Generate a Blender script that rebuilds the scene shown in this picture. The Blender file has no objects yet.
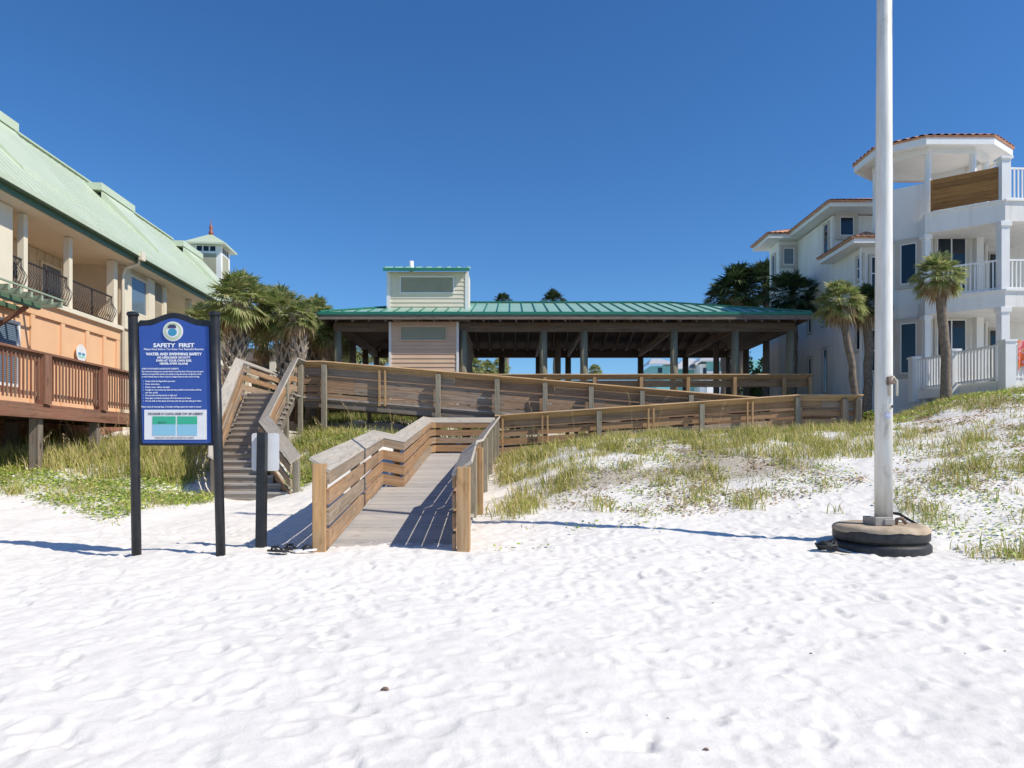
import bpy, math, random
import numpy as np
from mathutils import Vector, Matrix
random.seed(7); RNG = np.random.default_rng(11)
SC = bpy.context.scene; COL = SC.collection
F = 700.0; HY = 450.0; EYE = 1.6
def at(px, py, Y):
    return Vector(((px-512)/F*Y, Y, EYE-(py-HY)/F*Y))
def xs(px, Y): return (px-512)/F*Y
def zs(py, Y): return EYE-(py-HY)/F*Y

# ------------------------------------------------------------------ terrain
TX = np.array([-60,-30,-12,-8,-5.5,-4,-2.3,-.6,1,4,8,10,12,16,30,60.])
TAB = [
(-60, [-3]*16),
(-20, [-.6]*16),
(0,   [0.0]*16),
(4,   [.15]*16),
(8,   [.6,.5,.42,.40,.40,.40,.41,.42,.42,.42,.52,.7,.9,1.2,1.4,1.5]),
(10,  [1,.9,.7,.47,.45,.45,.45,.5,.58,.64,1.0,1.2,1.4,1.8,2.2,2.2]),
(12,  [1.2,1.1,.82,.62,.48,.48,.5,.55,.82,.97,1.45,1.7,1.9,2.2,2.5,2.5]),
(14,  [1.5,1.3,.98,.72,.44,.55,.66,.66,1.28,1.5,1.75,2.0,2.2,2.6,2.9,2.9]),
(16,  [1.7,1.5,1.2,1.0,.45,1.15,.95,.92,1.62,1.8,1.95,2.2,2.6,3.0,3.2,3.2]),
(18,  [2,1.8,1.5,1.4,.9,1.6,1.2,1.15,1.72,2.05,2.12,2.35,3.0,3.45,3.5,3.5]),
(20,  [2.2,2,1.8,1.75,1.6,1.95,1.1,1.1,1.5,1.65,1.8,2.0,2.95,3.5,3.5,3.5]),
(22,  [2.4,2.2,2.0,2.1,2.1,2.2,1.15,1.1,1.4,1.5,1.65,1.75,2.6,3.4,3.5,3.5]),
(24,  [2.6,2.4,2.3,2.5,2.5,2.6,1.5,1.4,1.8,1.9,1.8,1.9,2.5,3.3,3.5,3.5]),
(27,  [2.8,2.7,2.7,2.8,2.9,2.9,2.9,2.9,2.8,2.7,2.5,2.5,2.8,3.2,3.3,3.3]),
(35,  [2.9]*16),(60,[2.9]*16),(1500,[2.9]*16)]
TY = np.array([r[0] for r in TAB], float); TV = np.array([r[1] for r in TAB], float)
gx = np.arange(-60, 60.01, .25); gy = np.arange(-60, 60.01, .25)
t1 = np.array([np.interp(gx, TX, row) for row in TV])
G = np.array([np.interp(gy, TY, t1[:, i]) for i in range(len(gx))]).T     # [y,x]
k = np.exp(-.5*(np.arange(-8, 9)*.25/.55)**2); k /= k.sum()
Gp = np.pad(G, 8, mode='edge')
Gp = np.apply_along_axis(lambda r: np.convolve(r, k, 'valid'), 1, Gp)
G = np.apply_along_axis(lambda r: np.convolve(r, k, 'valid'), 0, Gp)
def bil(A, x0, y0, d, x, y):
    fx = np.clip((x-x0)/d, 0, A.shape[1]-1.001); fy = np.clip((y-y0)/d, 0, A.shape[0]-1.001)
    ix = fx.astype(int); iy = fy.astype(int); fx = fx-ix; fy = fy-iy
    return (A[iy, ix]*(1-fx)*(1-fy)+A[iy, ix+1]*fx*(1-fy)+A[iy+1, ix]*(1-fx)*fy+A[iy+1, ix+1]*fx*fy)
def vnoise(x, y, s, seed):
    r = np.random.default_rng(seed).random((256, 256))
    u = x/s; v = y/s; iu = np.floor(u).astype(int); iv = np.floor(v).astype(int)
    fu = u-iu; fv = v-iv; fu = fu*fu*(3-2*fu); fv = fv*fv*(3-2*fv)
    a = r[iv % 256, iu % 256]; b = r[iv % 256, (iu+1) % 256]; c = r[(iv+1) % 256, iu % 256]; d = r[(iv+1) % 256, (iu+1) % 256]
    return (a*(1-fu)*(1-fv)+b*fu*(1-fv)+c*(1-fu)*fv+d*fu*fv)*2-1
# footprints: a height patch of the trodden beach
DX0, DY0, DD = -11., 1.5, .015
DH = np.zeros((826, 1533))
def stamp(cx, cy, a, L, W, dep):
    R = L*1.3
    i0 = int((cx-R-DX0)/DD); i1 = int((cx+R-DX0)/DD); j0 = int((cy-R-DY0)/DD); j1 = int((cy+R-DY0)/DD)
    if i0 < 0 or j0 < 0 or i1 >= DH.shape[1] or j1 >= DH.shape[0]: return
    xx, yy = np.meshgrid(np.arange(i0, i1)*DD+DX0-cx, np.arange(j0, j1)*DD+DY0-cy)
    u = (xx*math.cos(a)+yy*math.sin(a))/L; v = (-xx*math.sin(a)+yy*math.cos(a))/W
    r = np.sqrt(u*u+v*v)
    DH[j0:j1, i0:i1] += -dep*np.exp(-(r*1.08)**6)*(1+.45*u)+dep*.45*np.exp(-((r-1.12)/.2)**2)*(1+.5*np.sin(3*np.arctan2(v, u)+cx*9))
for i in range(9500):
    cx = random.uniform(-10.5, 11.5); cy = 1.8+11.5*random.random()**.9
    a = random.gauss(.35, .55) + (math.pi/2 if random.random() < .4 else 0)
    L = random.choice((random.uniform(.04, .09), random.uniform(.06, .14))); W = L*random.uniform(.35, .75)
    stamp(cx, cy, a, L, W, L*random.uniform(.04, .125))
def ground(x, y, fine=True):
    x = np.asarray(x, float); y = np.asarray(y, float)
    z = bil(G, -60., -60., .25, x, y)
    far = np.clip((y-7)/6, 0, 1)
    z = z + vnoise(x, y, 1.7, 3)*.035*np.clip(far+.5, 0, 1)+vnoise(x, y, .6, 4)*(.012+.02*far)
    if fine:
        inside = (x > DX0+.1) & (x < DX0+22.8) & (y > DY0+.1) & (y < DY0+12.2)
        w = np.clip((13.-y)/3, 0, 1)*inside
        d = bil(DH, DX0, DY0, DD, x, y)
        z = z+w*(d+vnoise(x+.5*y, y*1.6-x*.3, .17, 5)*.009+vnoise(x, y, .075, 6)*.004)
        z = z+(1-w)*(vnoise(x, y, .25, 8)*.02+vnoise(x, y, .12, 9)*.008)*(y < 60)
        # faint vehicle tracks running across the beach
        for c in (8.0, 6.35):
            line = c-.14*(x-2)+.012*(x-2)**2
            tt = np.abs(y-line)
            m = (tt < .14)*(x > -3.5)*(x < 9)
            z = z+m*(-.006+.0035*np.sin(x*42))
    return z
def gz(x, y): return float(ground(np.array([x]), np.array([y]), False)[0])
def hit(px, py):
    for Y in np.arange(4, 40, .05):
        X = xs(px, Y)
        if zs(py, Y) <= gz(X, Y): return (X, Y)
    return (xs(px, 22), 22)

# ------------------------------------------------------------------ mesh builder
OFF = {}
class MB:
    def __init__(s): s.v = []; s.f = []; s.uv = []
    def face(s, pts, uvs=None, base=None):
        b = len(s.v); s.v += [tuple(p) for p in pts]; s.f.append(tuple(range(b, b+len(pts))))
        if uvs is None: uvs = boxuv(pts)
        s.uv += uvs
    def hexa(s, P, ax=None):
        # P: 8 corners, bottom 0-3 ccw, top 4-7; shared verts -> one island
        b = len(s.v); s.v += [tuple(p) for p in P]
        P = [Vector(p) for p in P]
        e = [(P[1]-P[0]).length, (P[3]-P[0]).length, (P[4]-P[0]).length]
        L = e.index(max(e)); dirs = [(P[1]-P[0]), (P[3]-P[0]), (P[4]-P[0])]
        ul = dirs[L].normalized() if dirs[L].length > 0 else Vector((1, 0, 0))
        ro, rv = random.random()*30, random.random()*30
        for q in ((0, 3, 2, 1), (4, 5, 6, 7), (0, 1, 5, 4), (1, 2, 6, 5), (2, 3, 7, 6), (3, 0, 4, 7)):
            s.f.append(tuple(b+i for i in q))
            n = (P[q[1]]-P[q[0]]).cross(P[q[2]]-P[q[0]])
            n = n.normalized() if n.length > 1e-9 else Vector((0, 0, 1))
            if abs(n.dot(ul)) > .9: w1 = dirs[(L+1) % 3].normalized(); w2 = dirs[(L+2) % 3].normalized(); 
            else: w1 = ul; w2 = n.cross(ul).normalized()
            s.uv += [(ro+P[i].dot(w1), rv+P[i].dot(w2)) for i in q]
    def box(s, x0, x1, y0, y1, z0, z1):
        s.hexa([(x0, y0, z0), (x1, y0, z0), (x1, y1, z0), (x0, y1, z0), (x0, y0, z1), (x1, y0, z1), (x1, y1, z1), (x0, y1, z1)])
    def obox(s, c, ux, uy, uz, a, b, h):
        c = Vector(c); ux = Vector(ux).normalized()*a/2; uy = Vector(uy).normalized()*b/2; uz = Vector(uz).normalized()*h/2
        s.hexa([c-ux-uy-uz, c+ux-uy-uz, c+ux+uy-uz, c-ux+uy-uz, c-ux-uy+uz, c+ux-uy+uz, c+ux+uy+uz, c-ux+uy+uz])
    def bar(s, p, q, w, h, up=(0, 0, 1)):
        p = Vector(p); q = Vector(q); d = (q-p); L = d.length; d.normalize()
        up = Vector(up)
        if abs(d.dot(up)) > .98: up = Vector((0, 1, 0))
        sd = d.cross(up).normalized(); u2 = sd.cross(d).normalized()
        s.obox((p+q)/2, d, sd, u2, L, w, h)
    def tube(s, pts, radii, n=12, cap=True):
        pts = [Vector(p) for p in pts]
        if not isinstance(radii, (list, tuple)): radii = [radii]*len(pts)
        b = len(s.v); rings = []
        L = 0
        prev = None
        for i, p in enumerate(pts):
            d = (pts[min(i+1, len(pts)-1)]-pts[max(i-1, 0)]).normalized()
            if prev is None:
                a = d.cross(Vector((0, 0, 1)));
                if a.length < .05: a = Vector((1, 0, 0))-d*d.x
                a.normalize()
            else: a = (prev-d*prev.dot(d)).normalized()
            prev = a; c = d.cross(a)
            rings.append(len(s.v))
            for k in range(n):
                t = 2*math.pi*k/n; s.v.append(tuple(p+(a*math.cos(t)+c*math.sin(t))*radii[i]))
        for i in range(len(pts)-1):
            L2 = L+(pts[i+1]-pts[i]).length
            for k in range(n):
                k2 = (k+1) % n
                s.f.append((rings[i]+k, rings[i]+k2, rings[i+1]+k2, rings[i+1]+k))
                c0 = k/n*6.28*radii[i]; c1 = (k+1)/n*6.28*radii[i]
                s.uv += [(L, c0), (L, c1), (L2, c1), (L2, c0)]
            L = L2
        if cap:
            s.f.append(tuple(rings[0]+k for k in reversed(range(n)))); s.uv += [(math.cos(6.28*k/n)*radii[0], math.sin(6.28*k/n)*radii[0]) for k in range(n)]
            s.f.append(tuple(rings[-1]+k for k in range(n))); s.uv += [(math.cos(6.28*k/n)*radii[-1], math.sin(6.28*k/n)*radii[-1]) for k in range(n)]
    def prism(s, poly, z0, z1):
        b = len(s.v); n = len(poly)
        s.v += [(p[0], p[1], z0) for p in poly]+[(p[0], p[1], z1) for p in poly]
        s.f.append(tuple(b+i for i in reversed(range(n)))); s.uv += [(poly[i][0], poly[i][1]) for i in reversed(range(n))]
        s.f.append(tuple(b+n+i for i in range(n))); s.uv += [(p[0], p[1]) for p in poly]
        L = 0
        for i in range(n):
            j = (i+1) % n; e = math.hypot(poly[j][0]-poly[i][0], poly[j][1]-poly[i][1])
            s.f.append((b+i, b+j, b+n+j, b+n+i)); s.uv += [(L, z0), (L+e, z0), (L+e, z1), (L, z1)]; L += e
    def extr(s, poly3, vec):
        b = len(s.v); n = len(poly3); vec = Vector(vec)
        s.v += [tuple(p) for p in poly3]+[tuple(Vector(p)+vec) for p in poly3]
        u = boxuv(poly3)
        s.f.append(tuple(b+i for i in range(n))); s.uv += u
        s.f.append(tuple(b+n+i for i in reversed(range(n)))); s.uv += u[::-1]
        for i in range(n):
            j = (i+1) % n; s.f.append((b+j, b+i, b+n+i, b+n+j))
            e = (Vector(poly3[j])-Vector(poly3[i])).length
            s.uv += [(e, 0), (0, 0), (0, vec.length), (e, vec.length)]
    def sweep(s, pts, sec, closed=False):
        # pts: (x,y,z) polyline; sec: closed list of (offset to the left of travel, height)
        n = len(pts); m = len(sec); b = len(s.v); P = [Vector(p) for p in pts]; L = [0]
        for i in range(1, n): L.append(L[-1]+(P[i]-P[i-1]).length)
        ro = random.random()*40
        for i in range(n):
            d1 = (P[i]-P[i-1]) if i > 0 else (P[1]-P[0]); d2 = (P[i+1]-P[i]) if i < n-1 else d1
            n1 = Vector((-d1.y, d1.x)).normalized(); n2 = Vector((-d2.y, d2.x)).normalized()
            mm = (n1+n2)/max(.35, 1+n1.dot(n2))
            for o, h in sec: s.v.append((P[i].x+mm.x*o, P[i].y+mm.y*o, P[i].z+h))
        cum = [0]
        for j in range(m): cum.append(cum[-1]+math.dist(sec[j], sec[(j+1) % m]))
        for i in range(n-1):
            for j in range(m):
                j2 = (j+1) % m
                s.f.append((b+i*m+j, b+(i+1)*m+j, b+(i+1)*m+j2, b+i*m+j2))
                s.uv += [(ro+L[i], ro+cum[j]), (ro+L[i+1], ro+cum[j]), (ro+L[i+1], ro+cum[j+1]), (ro+L[i], ro+cum[j+1])]
        s.f.append(tuple(b+j for j in range(m))); s.uv += [q for q in sec]
        s.f.append(tuple(b+(n-1)*m+j for j in reversed(range(m)))); s.uv += [q for q in reversed(sec)]
    def build(s, name, mat, parent=None, smooth=False, bevel=0):
        off = OFF.get(parent.name, Vector((0, 0, 0))) if parent else Vector((0, 0, 0))
        me = bpy.data.meshes.new(name)
        o = off
        me.from_pydata([(v[0]-o.x, v[1]-o.y, v[2]-o.z) for v in s.v], [], s.f)
        uvl = me.uv_layers.new(name='UVMap')
        arr = np.array(s.uv, dtype=np.float32).ravel()
        if len(arr) == len(me.loops)*2: uvl.data.foreach_set('uv', arr)
        me.materials.append(mat)
        if smooth: me.polygons.foreach_set('use_smooth', [True]*len(me.polygons))
        me.validate(); me.update()
        ob = bpy.data.objects.new(name, me); COL.objects.link(ob)
        if parent: ob.parent = parent; OFF[ob.name] = off
        if bevel:
            md = ob.modifiers.new('bevel', 'BEVEL'); md.width = bevel; md.segments = 1; md.limit_method = 'ANGLE'
        return ob
def boxuv(pts):
    P = [Vector(p) for p in pts]
    n = (P[1]-P[0]).cross(P[2]-P[0]) if len(P) > 2 else Vector((0, 0, 1))
    a = [abs(c) for c in n]
    if a[2] >= a[0] and a[2] >= a[1]: return [(p.x, p.y) for p in P]
    if a[0] > a[1]: return [(p.y, p.z) for p in P]
    return [(p.x, p.z) for p in P]
def empty(name, loc, label, cat, group=None):
    o = bpy.data.objects.new(name, None); o.empty_display_size = .2; COL.objects.link(o)
    o.location = loc; OFF[o.name] = Vector(loc); o['label'] = label; o['category'] = cat
    if group: o['group'] = group
    return o
def tag(o, label=None, cat=None, group=None, kind=None):
    if label: o['label'] = label
    if cat: o['category'] = cat
    if group: o['group'] = group
    if kind: o['kind'] = kind
    return o
def origin(o, loc):
    loc = Vector(loc); o.data.transform(Matrix.Translation(-loc)); o.location = loc; return o
def npmesh(name, V, Fc, mat, loops):
    me = bpy.data.meshes.new(name); nv = len(V); nf = len(Fc)
    me.vertices.add(nv); me.vertices.foreach_set('co', V.astype(np.float32).ravel())
    me.loops.add(nf*loops); me.loops.foreach_set('vertex_index', Fc.astype(np.int32).ravel())
    me.polygons.add(nf); me.polygons.foreach_set('loop_start', np.arange(0, nf*loops, loops, dtype=np.int32))
    me.polygons.foreach_set('loop_total', np.full(nf, loops, dtype=np.int32))
    me.materials.append(mat); me.update(calc_edges=True)
    ob = bpy.data.objects.new(name, me); COL.objects.link(ob); return ob

# ------------------------------------------------------------------ materials
def mat(name, col=(.5, .5, .5), rough=.7, metal=0, spec=.5):
    m = bpy.data.materials.new(name); m.use_nodes = True; b = m.node_tree.nodes['Principled BSDF']
    b.inputs['Base Color'].default_value = (*col, 1); b.inputs['Roughness'].default_value = rough; b.inputs['Metallic'].default_value = metal
    b.inputs['Specular IOR Level'].default_value = spec
    return m
def nd(m, t, **kw):
    n = m.node_tree.nodes.new(t)
    for a, v in kw.items(): setattr(n, a, v)
    return n
def lk(m, a, b): m.node_tree.links.new(a, b)
def ramp(m, fac, stops):
    r = nd(m, 'ShaderNodeValToRGB'); e = r.color_ramp.elements
    while len(e) < len(stops): e.new(.5)
    for el, (p, c) in zip(e, stops): el.position = p; el.color = (*c, 1)
    lk(m, fac, r.inputs[0]); return r.outputs[0]
def mixc(m, a, b, fac, mode='MIX'):
    x = nd(m, 'ShaderNodeMix', data_type='RGBA', blend_type=mode)
    if isinstance(fac, (int, float)): x.inputs[0].default_value = fac
    else: lk(m, fac, x.inputs[0])
    for i, c in ((6, a), (7, b)):
        if isinstance(c, tuple): x.inputs[i].default_value = (*c, 1)
        else: lk(m, c, x.inputs[i])
    return x.outputs[2]
def bump(m, h, strength=.3, dist=.01):
    b = nd(m, 'ShaderNodeBump'); b.inputs['Strength'].default_value = strength; b.inputs['Distance'].default_value = dist
    lk(m, h, b.inputs['Height']); lk(m, b.outputs[0], m.node_tree.nodes['Principled BSDF'].inputs['Normal'])
def noise(m, vec, scale, detail=4, rough=.6):
    n = nd(m, 'ShaderNodeTexNoise'); n.inputs['Scale'].default_value = scale; n.inputs['Detail'].default_value = detail; n.inputs['Roughness'].default_value = rough
    if vec is not None: lk(m, vec, n.inputs['Vector'])
    return n.outputs[0]
def mapped(m, src='UV', scale=(1, 1, 1)):
    t = nd(m, 'ShaderNodeTexCoord'); mp = nd(m, 'ShaderNodeMapping'); mp.inputs['Scale'].default_value = scale
    lk(m, t.outputs[src], mp.inputs[0]); return mp.outputs[0]
def setc(m, sock): lk(m, sock, m.node_tree.nodes['Principled BSDF'].inputs['Base Color'])
def wood(name, dark, light, grey=None, greymix=.5, rough=.8, var=.35, streak=.7):
    m = mat(name, light, rough, spec=.25)
    g = noise(m, mapped(m, 'UV', (1.2, 22, 22)), 1.6, 5, .65)
    c = ramp(m, g, [(.3, dark), (.7, light)])
    geo = nd(m, 'ShaderNodeNewGeometry')
    if grey:
        n2 = noise(m, mapped(m, 'UV', (.6, 2.5, 1)), 1.1, 3)
        a = nd(m, 'ShaderNodeMath', operation='ADD'); lk(m, n2, a.inputs[0]); lk(m, geo.outputs['Random Per Island'], a.inputs[1])
        hv = nd(m, 'ShaderNodeMath', operation='MULTIPLY'); lk(m, a.outputs[0], hv.inputs[0]); hv.inputs[1].default_value = .5
        q = .5+(.5-greymix)*.6; f = ramp(m, hv.outputs[0], [(q-.14, (0, 0, 0)), (q+.14, (1, 1, 1))])
        g2 = ramp(m, g, [(.3, tuple(x*.55 for x in grey)), (.75, grey)])
        c = mixc(m, c, g2, f)
    v = ramp(m, geo.outputs['Random Per Island'], [(0, (1-var,)*3), (1, (1+var*.35,)*3)])
    c = mixc(m, c, v, 1.0, 'MULTIPLY')
    sk_ = noise(m, mapped(m, 'UV', (.35, 9, 9)), 1.3, 4, .6); c = mixc(m, c, ramp(m, sk_, [(.35, (.62, .58, .54)), (.5, (1, 1, 1)), (.68, (1.18, 1.14, 1.1))]), streak, 'MULTIPLY')
    # knots and stains
    vo = nd(m, 'ShaderNodeTexNoise'); vo.inputs['Scale'].default_value = 3.5; lk(m, mapped(m, 'UV', (1, 3, 1)), vo.inputs['Vector'])
    st = ramp(m, vo.outputs[0], [(.25, (.55, .5, .45)), (.4, (1, 1, 1))])
    c = mixc(m, c, st, .8, 'MULTIPLY')
    setc(m, c); bump(m, g, .35, .004); return m
def mottled(name, c1, c2, scale=3, rough=.7, bumps=.1, bscale=60, src='Object', spec=.4):
    m = mat(name, c1, rough, spec=spec); n = noise(m, mapped(m, src), scale, 5)
    setc(m, ramp(m, n, [(.3, c1), (.7, c2)])); bump(m, noise(m, mapped(m, src), bscale, 3), bumps, .01); return m
def leafmat(name, stops, rough=.55, trans=.35):
    m = mat(name, (.1, .2, .05), rough, spec=.3); geo = nd(m, 'ShaderNodeNewGeometry')
    c = ramp(m, geo.outputs['Random Per Island'], stops); setc(m, c)
    b = m.node_tree.nodes['Principled BSDF']; out = m.node_tree.nodes['Material Output']
    t = nd(m, 'ShaderNodeBsdfTranslucent'); lk(m, c, t.inputs[0]); mx = nd(m, 'ShaderNodeMixShader'); mx.inputs[0].default_value = trans
    lk(m, b.outputs[0], mx.inputs[1]); lk(m, t.outputs[0], mx.inputs[2]); lk(m, mx.outputs[0], out.inputs[0]); return m
M = {}
# sand
m = M['sand'] = mat('white_sand', (.81, .79, .745), .95, spec=.1)
n1 = noise(m, mapped(m, 'Object'), .9, 5); n2 = noise(m, mapped(m, 'Object'), 14, 6, .7)
c = ramp(m, n1, [(.3, (.74, .72, .675)), (.7, (.81, .785, .735))])
c = mixc(m, c, ramp(m, n2, [(.25, (.86, .85, .83)), (.5, (1, 1, 1))]), .7, 'MULTIPLY'); 
# litter and roots in the dunes (attribute)
at_ = nd(m, 'ShaderNodeAttribute', attribute_name='litter'); n3 = noise(m, mapped(m, 'Object'), 19, 5, .75)
mu = nd(m, 'ShaderNodeMath', operation='MULTIPLY_ADD'); lk(m, at_.outputs['Fac'], mu.inputs[0]); mu.inputs[1].default_value = .42; lk(m, n3, mu.inputs[2])
c = mixc(m, c, (.30, .25, .17), ramp(m, mu.outputs[0], [(.74, (0, 0, 0)), (.90, (.8, .8, .8))]))
setc(m, c)
nb = nd(m, 'ShaderNodeTexNoise'); nb.inputs['Scale'].default_value = 26; nb.inputs['Detail'].default_value = 8; nb.inputs['Roughness'].default_value = .7
lk(m, mapped(m, 'Object'), nb.inputs['Vector']); bump(m, nb.outputs[0], .55, .012)
M['post_wood'] = wood('tan_post_wood', (.42, .23, .09), (.60, .36, .155), (.42, .34, .24), .15, var=.2)
M['board'] = wood('weathered_rail_board', (.37, .215, .11), (.56, .36, .205), (.42, .335, .25), .38, var=.3)
M['board_grey'] = wood('grey_rail_board', (.31, .19, .11), (.50, .335, .215), (.40, .315, .245), .40, var=.2)
M['cap'] = wood('rail_cap_board', (.47, .40, .30), (.54, .47, .365), (.54, .50, .44), .6, var=.10, streak=.3)
M['cap_tan'] = wood('rail_cap_board_tan', (.50, .31, .14), (.64, .43, .22), (.54, .46, .36), .35, var=.15)
M['green_post'] = wood('grey_green_post', (.22, .205, .13), (.36, .34, .23), (.36, .33, .26), .4, var=.2)
M['deckplank'] = wood('grey_deck_plank', (.50, .465, .42), (.54, .51, .47), (.53, .505, .475), .6, var=.06, streak=.25)
M['tread'] = wood('stair_tread', (.42, .34, .27), (.52, .44, .36), (.48, .43, .37), .6, var=.08)
M['stained'] = wood('red_brown_stained_wood', (.22, .095, .06), (.33, .155, .10), (.32, .21, .15), .35, var=.2)
M['pile'] = wood('grey_brown_pile', (.19, .13, .09), (.31, .22, .16), (.30, .26, .22), .6, var=.2)
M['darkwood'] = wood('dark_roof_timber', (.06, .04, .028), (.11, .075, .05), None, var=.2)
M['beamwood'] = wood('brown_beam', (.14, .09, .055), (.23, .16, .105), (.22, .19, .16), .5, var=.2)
M['cedar'] = wood('golden_cedar_board', (.26, .12, .04), (.42, .22, .075), None, var=.3)
M['black'] = mottled('black_paint', (.012, .014, .018), (.03, .032, .036), 9, .4, .05)
M['rubber'] = mottled('tyre_rubber', (.018, .019, .022), (.045, .046, .05), 14, .55, .3, 30)
M['blue'] = mottled('sign_blue', (.035, .085, .33), (.045, .10, .37), 2, .35, .0)
M['white'] = mottled('white_sign_paint', (.72, .72, .72), (.80, .80, .80), 5, .45, 0)
M['letter'] = mat('white_lettering', (.80, .82, .86), .5)
M['inkblue'] = mat('dark_ink', (.04, .05, .09), .5)
M['mapgreen'] = mat('map_green', (.04, .42, .25), .5)
M['mapblue'] = mat('map_pale_blue', (.25, .52, .66), .5)
M['sealblue'] = mat('seal_teal', (.05, .28, .46), .5)
M['sealdark'] = mat('seal_dark', (.05, .05, .12), .5)
M['sealgreen'] = mat('seal_pale_green', (.50, .60, .38), .5)
m = M['pole'] = mat('weathered_white_paint', (.75, .74, .70), .5)
n1 = noise(m, mapped(m, 'Object', (1, 1, .35)), 3.2, 7, .7); n2 = noise(m, mapped(m, 'Object', (3, 3, .3)), 6, 4)
c = ramp(m, n1, [(.30, (.45, .42, .35)), (.42, (.74, .73, .68)), (.8, (.80, .79, .75))])
c = mixc(m, c, ramp(m, n2, [(.3, (.82, .80, .74)), (.6, (1, 1, 1))]), 1, 'MULTIPLY'); setc(m, c); bump(m, n1, .15, .004)
M['steel'] = mottled('galvanised_steel', (.30, .28, .26), (.42, .39, .35), 12, .5, .2)
M['concrete'] = mottled('stained_concrete', (.33, .25, .17), (.58, .47, .34), 5, .9, .6, 22)
M['rust'] = mottled('rusty_iron', (.16, .10, .07), (.30, .22, .17), 18, .8, .3)
M['rope'] = mottled('pale_rope', (.50, .46, .38), (.66, .62, .54), 40, .9, .5, 90)
# roofs
def metalroof(name, c1, c2):
    m = mat(name, c1, .38, spec=.5); n = noise(m, mapped(m, 'Object'), .8, 5)
    setc(m, ramp(m, n, [(.3, c1), (.7, c2)])); bump(m, noise(m, mapped(m, 'Object'), 2.2, 2), .06, .05); return m
M['green_metal'] = metalroof('green_metal_roof', (.26, .45, .355), (.32, .51, .41))
M['seam'] = metalroof('shadow_green_seam', (.02, .17, .11), (.035, .22, .14))  # seam shadow lines put into the colour as darker green; drip edges share it
M['pale_metal'] = metalroof('pale_green_roof', (.50, .58, .42), (.57, .64, .49))
M['gutter'] = mottled('dark_green_gutter', (.075, .14, .085), (.11, .185, .115), 6, .4, 0)
M['grey_metal'] = metalroof('grey_metal_roof', (.50, .51, .50), (.58, .58, .57))
m = M['tile'] = mat('terracotta_tile', (.5, .2, .09), .8); n = noise(m, mapped(m, 'Object'), 4.5, 4, .7)
setc(m, ramp(m, n, [(.25, (.34, .17, .11)), (.5, (.52, .25, .14)), (.75, (.66, .40, .26))]))
# walls
M['stucco'] = mottled('off_white_stucco', (.74, .725, .68), (.81, .80, .76), .7, .9, .15, 40)
m = M['stucco']; bs_ = m.node_tree.nodes['Principled BSDF']; c0_ = bs_.inputs['Base Color'].links[0].from_socket
ss_ = noise(m, mapped(m, 'Object', (1.6, 1.6, .16)), 2.2, 5, .65); setc(m, mixc(m, c0_, ramp(m, ss_, [(.32, (.86, .85, .82)), (.5, (1, 1, 1))]), .8, 'MULTIPLY'))
M['surround'] = mottled('beige_stucco_band', (.50, .46, .40), (.58, .54, .48), 1.2, .9, .1)
M['trimwhite'] = mottled('white_trim', (.76, .76, .74), (.82, .82, .80), 2, .5, 0)
M['cream'] = mottled('cream_siding', (.70, .64, .50), (.76, .70, .56), 1.3, .8, .1, 30)
M['beige'] = mottled('beige_wall', (.60, .51, .37), (.67, .58, .44), 1.1, .85, .1, 30)
M['orange'] = mottled('peach_orange_wall', (.74, .45, .255), (.80, .51, .30), .9, .85, .12, 30)
M['peach'] = mottled('peach_lap_siding', (.64, .45, .31), (.71, .52, .37), 1.4, .8, .08, 30)
M['sage'] = mottled('sage_panel', (.35, .35, .25), (.40, .40, .30), 1.4, .8, .05)
M['teal'] = mottled('teal_siding', (.16, .42, .42), (.20, .48, .48), 1, .7, 0)
m = M['glass'] = mat('dark_window_glass', (.008, .018, .03), .05, spec=.5)
m = M['bglass'] = mat('blue_window_glass', (.07, .13, .2), .08, spec=.8)
n = nd(m, 'ShaderNodeTexWave', wave_type='BANDS', bands_direction='Z'); n.inputs['Scale'].default_value = 6; lk(m, mapped(m, 'Object'), n.inputs[0])
setc(m, ramp(m, n.outputs[0], [(.2, (.06, .10, .15)), (.8, (.20, .27, .34))]))
M['iron'] = mat('dark_bronze_iron', (.035, .028, .025), .5)
M['redpaint'] = mat('red_finial', (.28, .09, .06), .5)
m = M['towel'] = mat('orange_pink_towel', (.8, .2, .1), .95)
n = nd(m, 'ShaderNodeTexNoise'); n.inputs['Scale'].default_value = 7; n.inputs['Detail'].default_value = 1; lk(m, mapped(m, 'Object'), n.inputs[0])
setc(m, ramp(m, n.outputs[0], [(.35, (.85, .22, .05)), (.47, (.80, .10, .13)), (.55, (.85, .45, .5)), (.65, (.8, .3, .08))]))
# plants
M['palm'] = leafmat('palm_leaf', [(0, (.12, .19, .05)), (.4, (.26, .32, .10)), (.75, (.43, .45, .20)), (1, (.60, .53, .30))], trans=.45)
M['palmdark'] = leafmat('shade_dark_palm_leaf', [(0, (.02, .04, .015)), (.6, (.045, .075, .025)), (1, (.12, .15, .05))], trans=.2)  # darker leaf copy; shade on the clump beside the house is put into its colour
M['frond'] = leafmat('dead_frond', [(0, (.24, .16, .08)), (.5, (.44, .32, .18)), (1, (.60, .48, .32))], .8, .2)
M['trunk'] = mottled('palm_trunk', (.13, .105, .08), (.27, .22, .17), 9, .95, 1, 25)
M['boot'] = mottled('palm_boot', (.26, .22, .17), (.46, .41, .34), 12, .95, .5, 25)
M['grass'] = leafmat('dune_grass', [(0, (.22, .27, .05)), (.35, (.38, .41, .09)), (.6, (.54, .49, .16)), (.85, (.70, .56, .27)), (1, (.74, .62, .38))], .7, .3)
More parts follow.
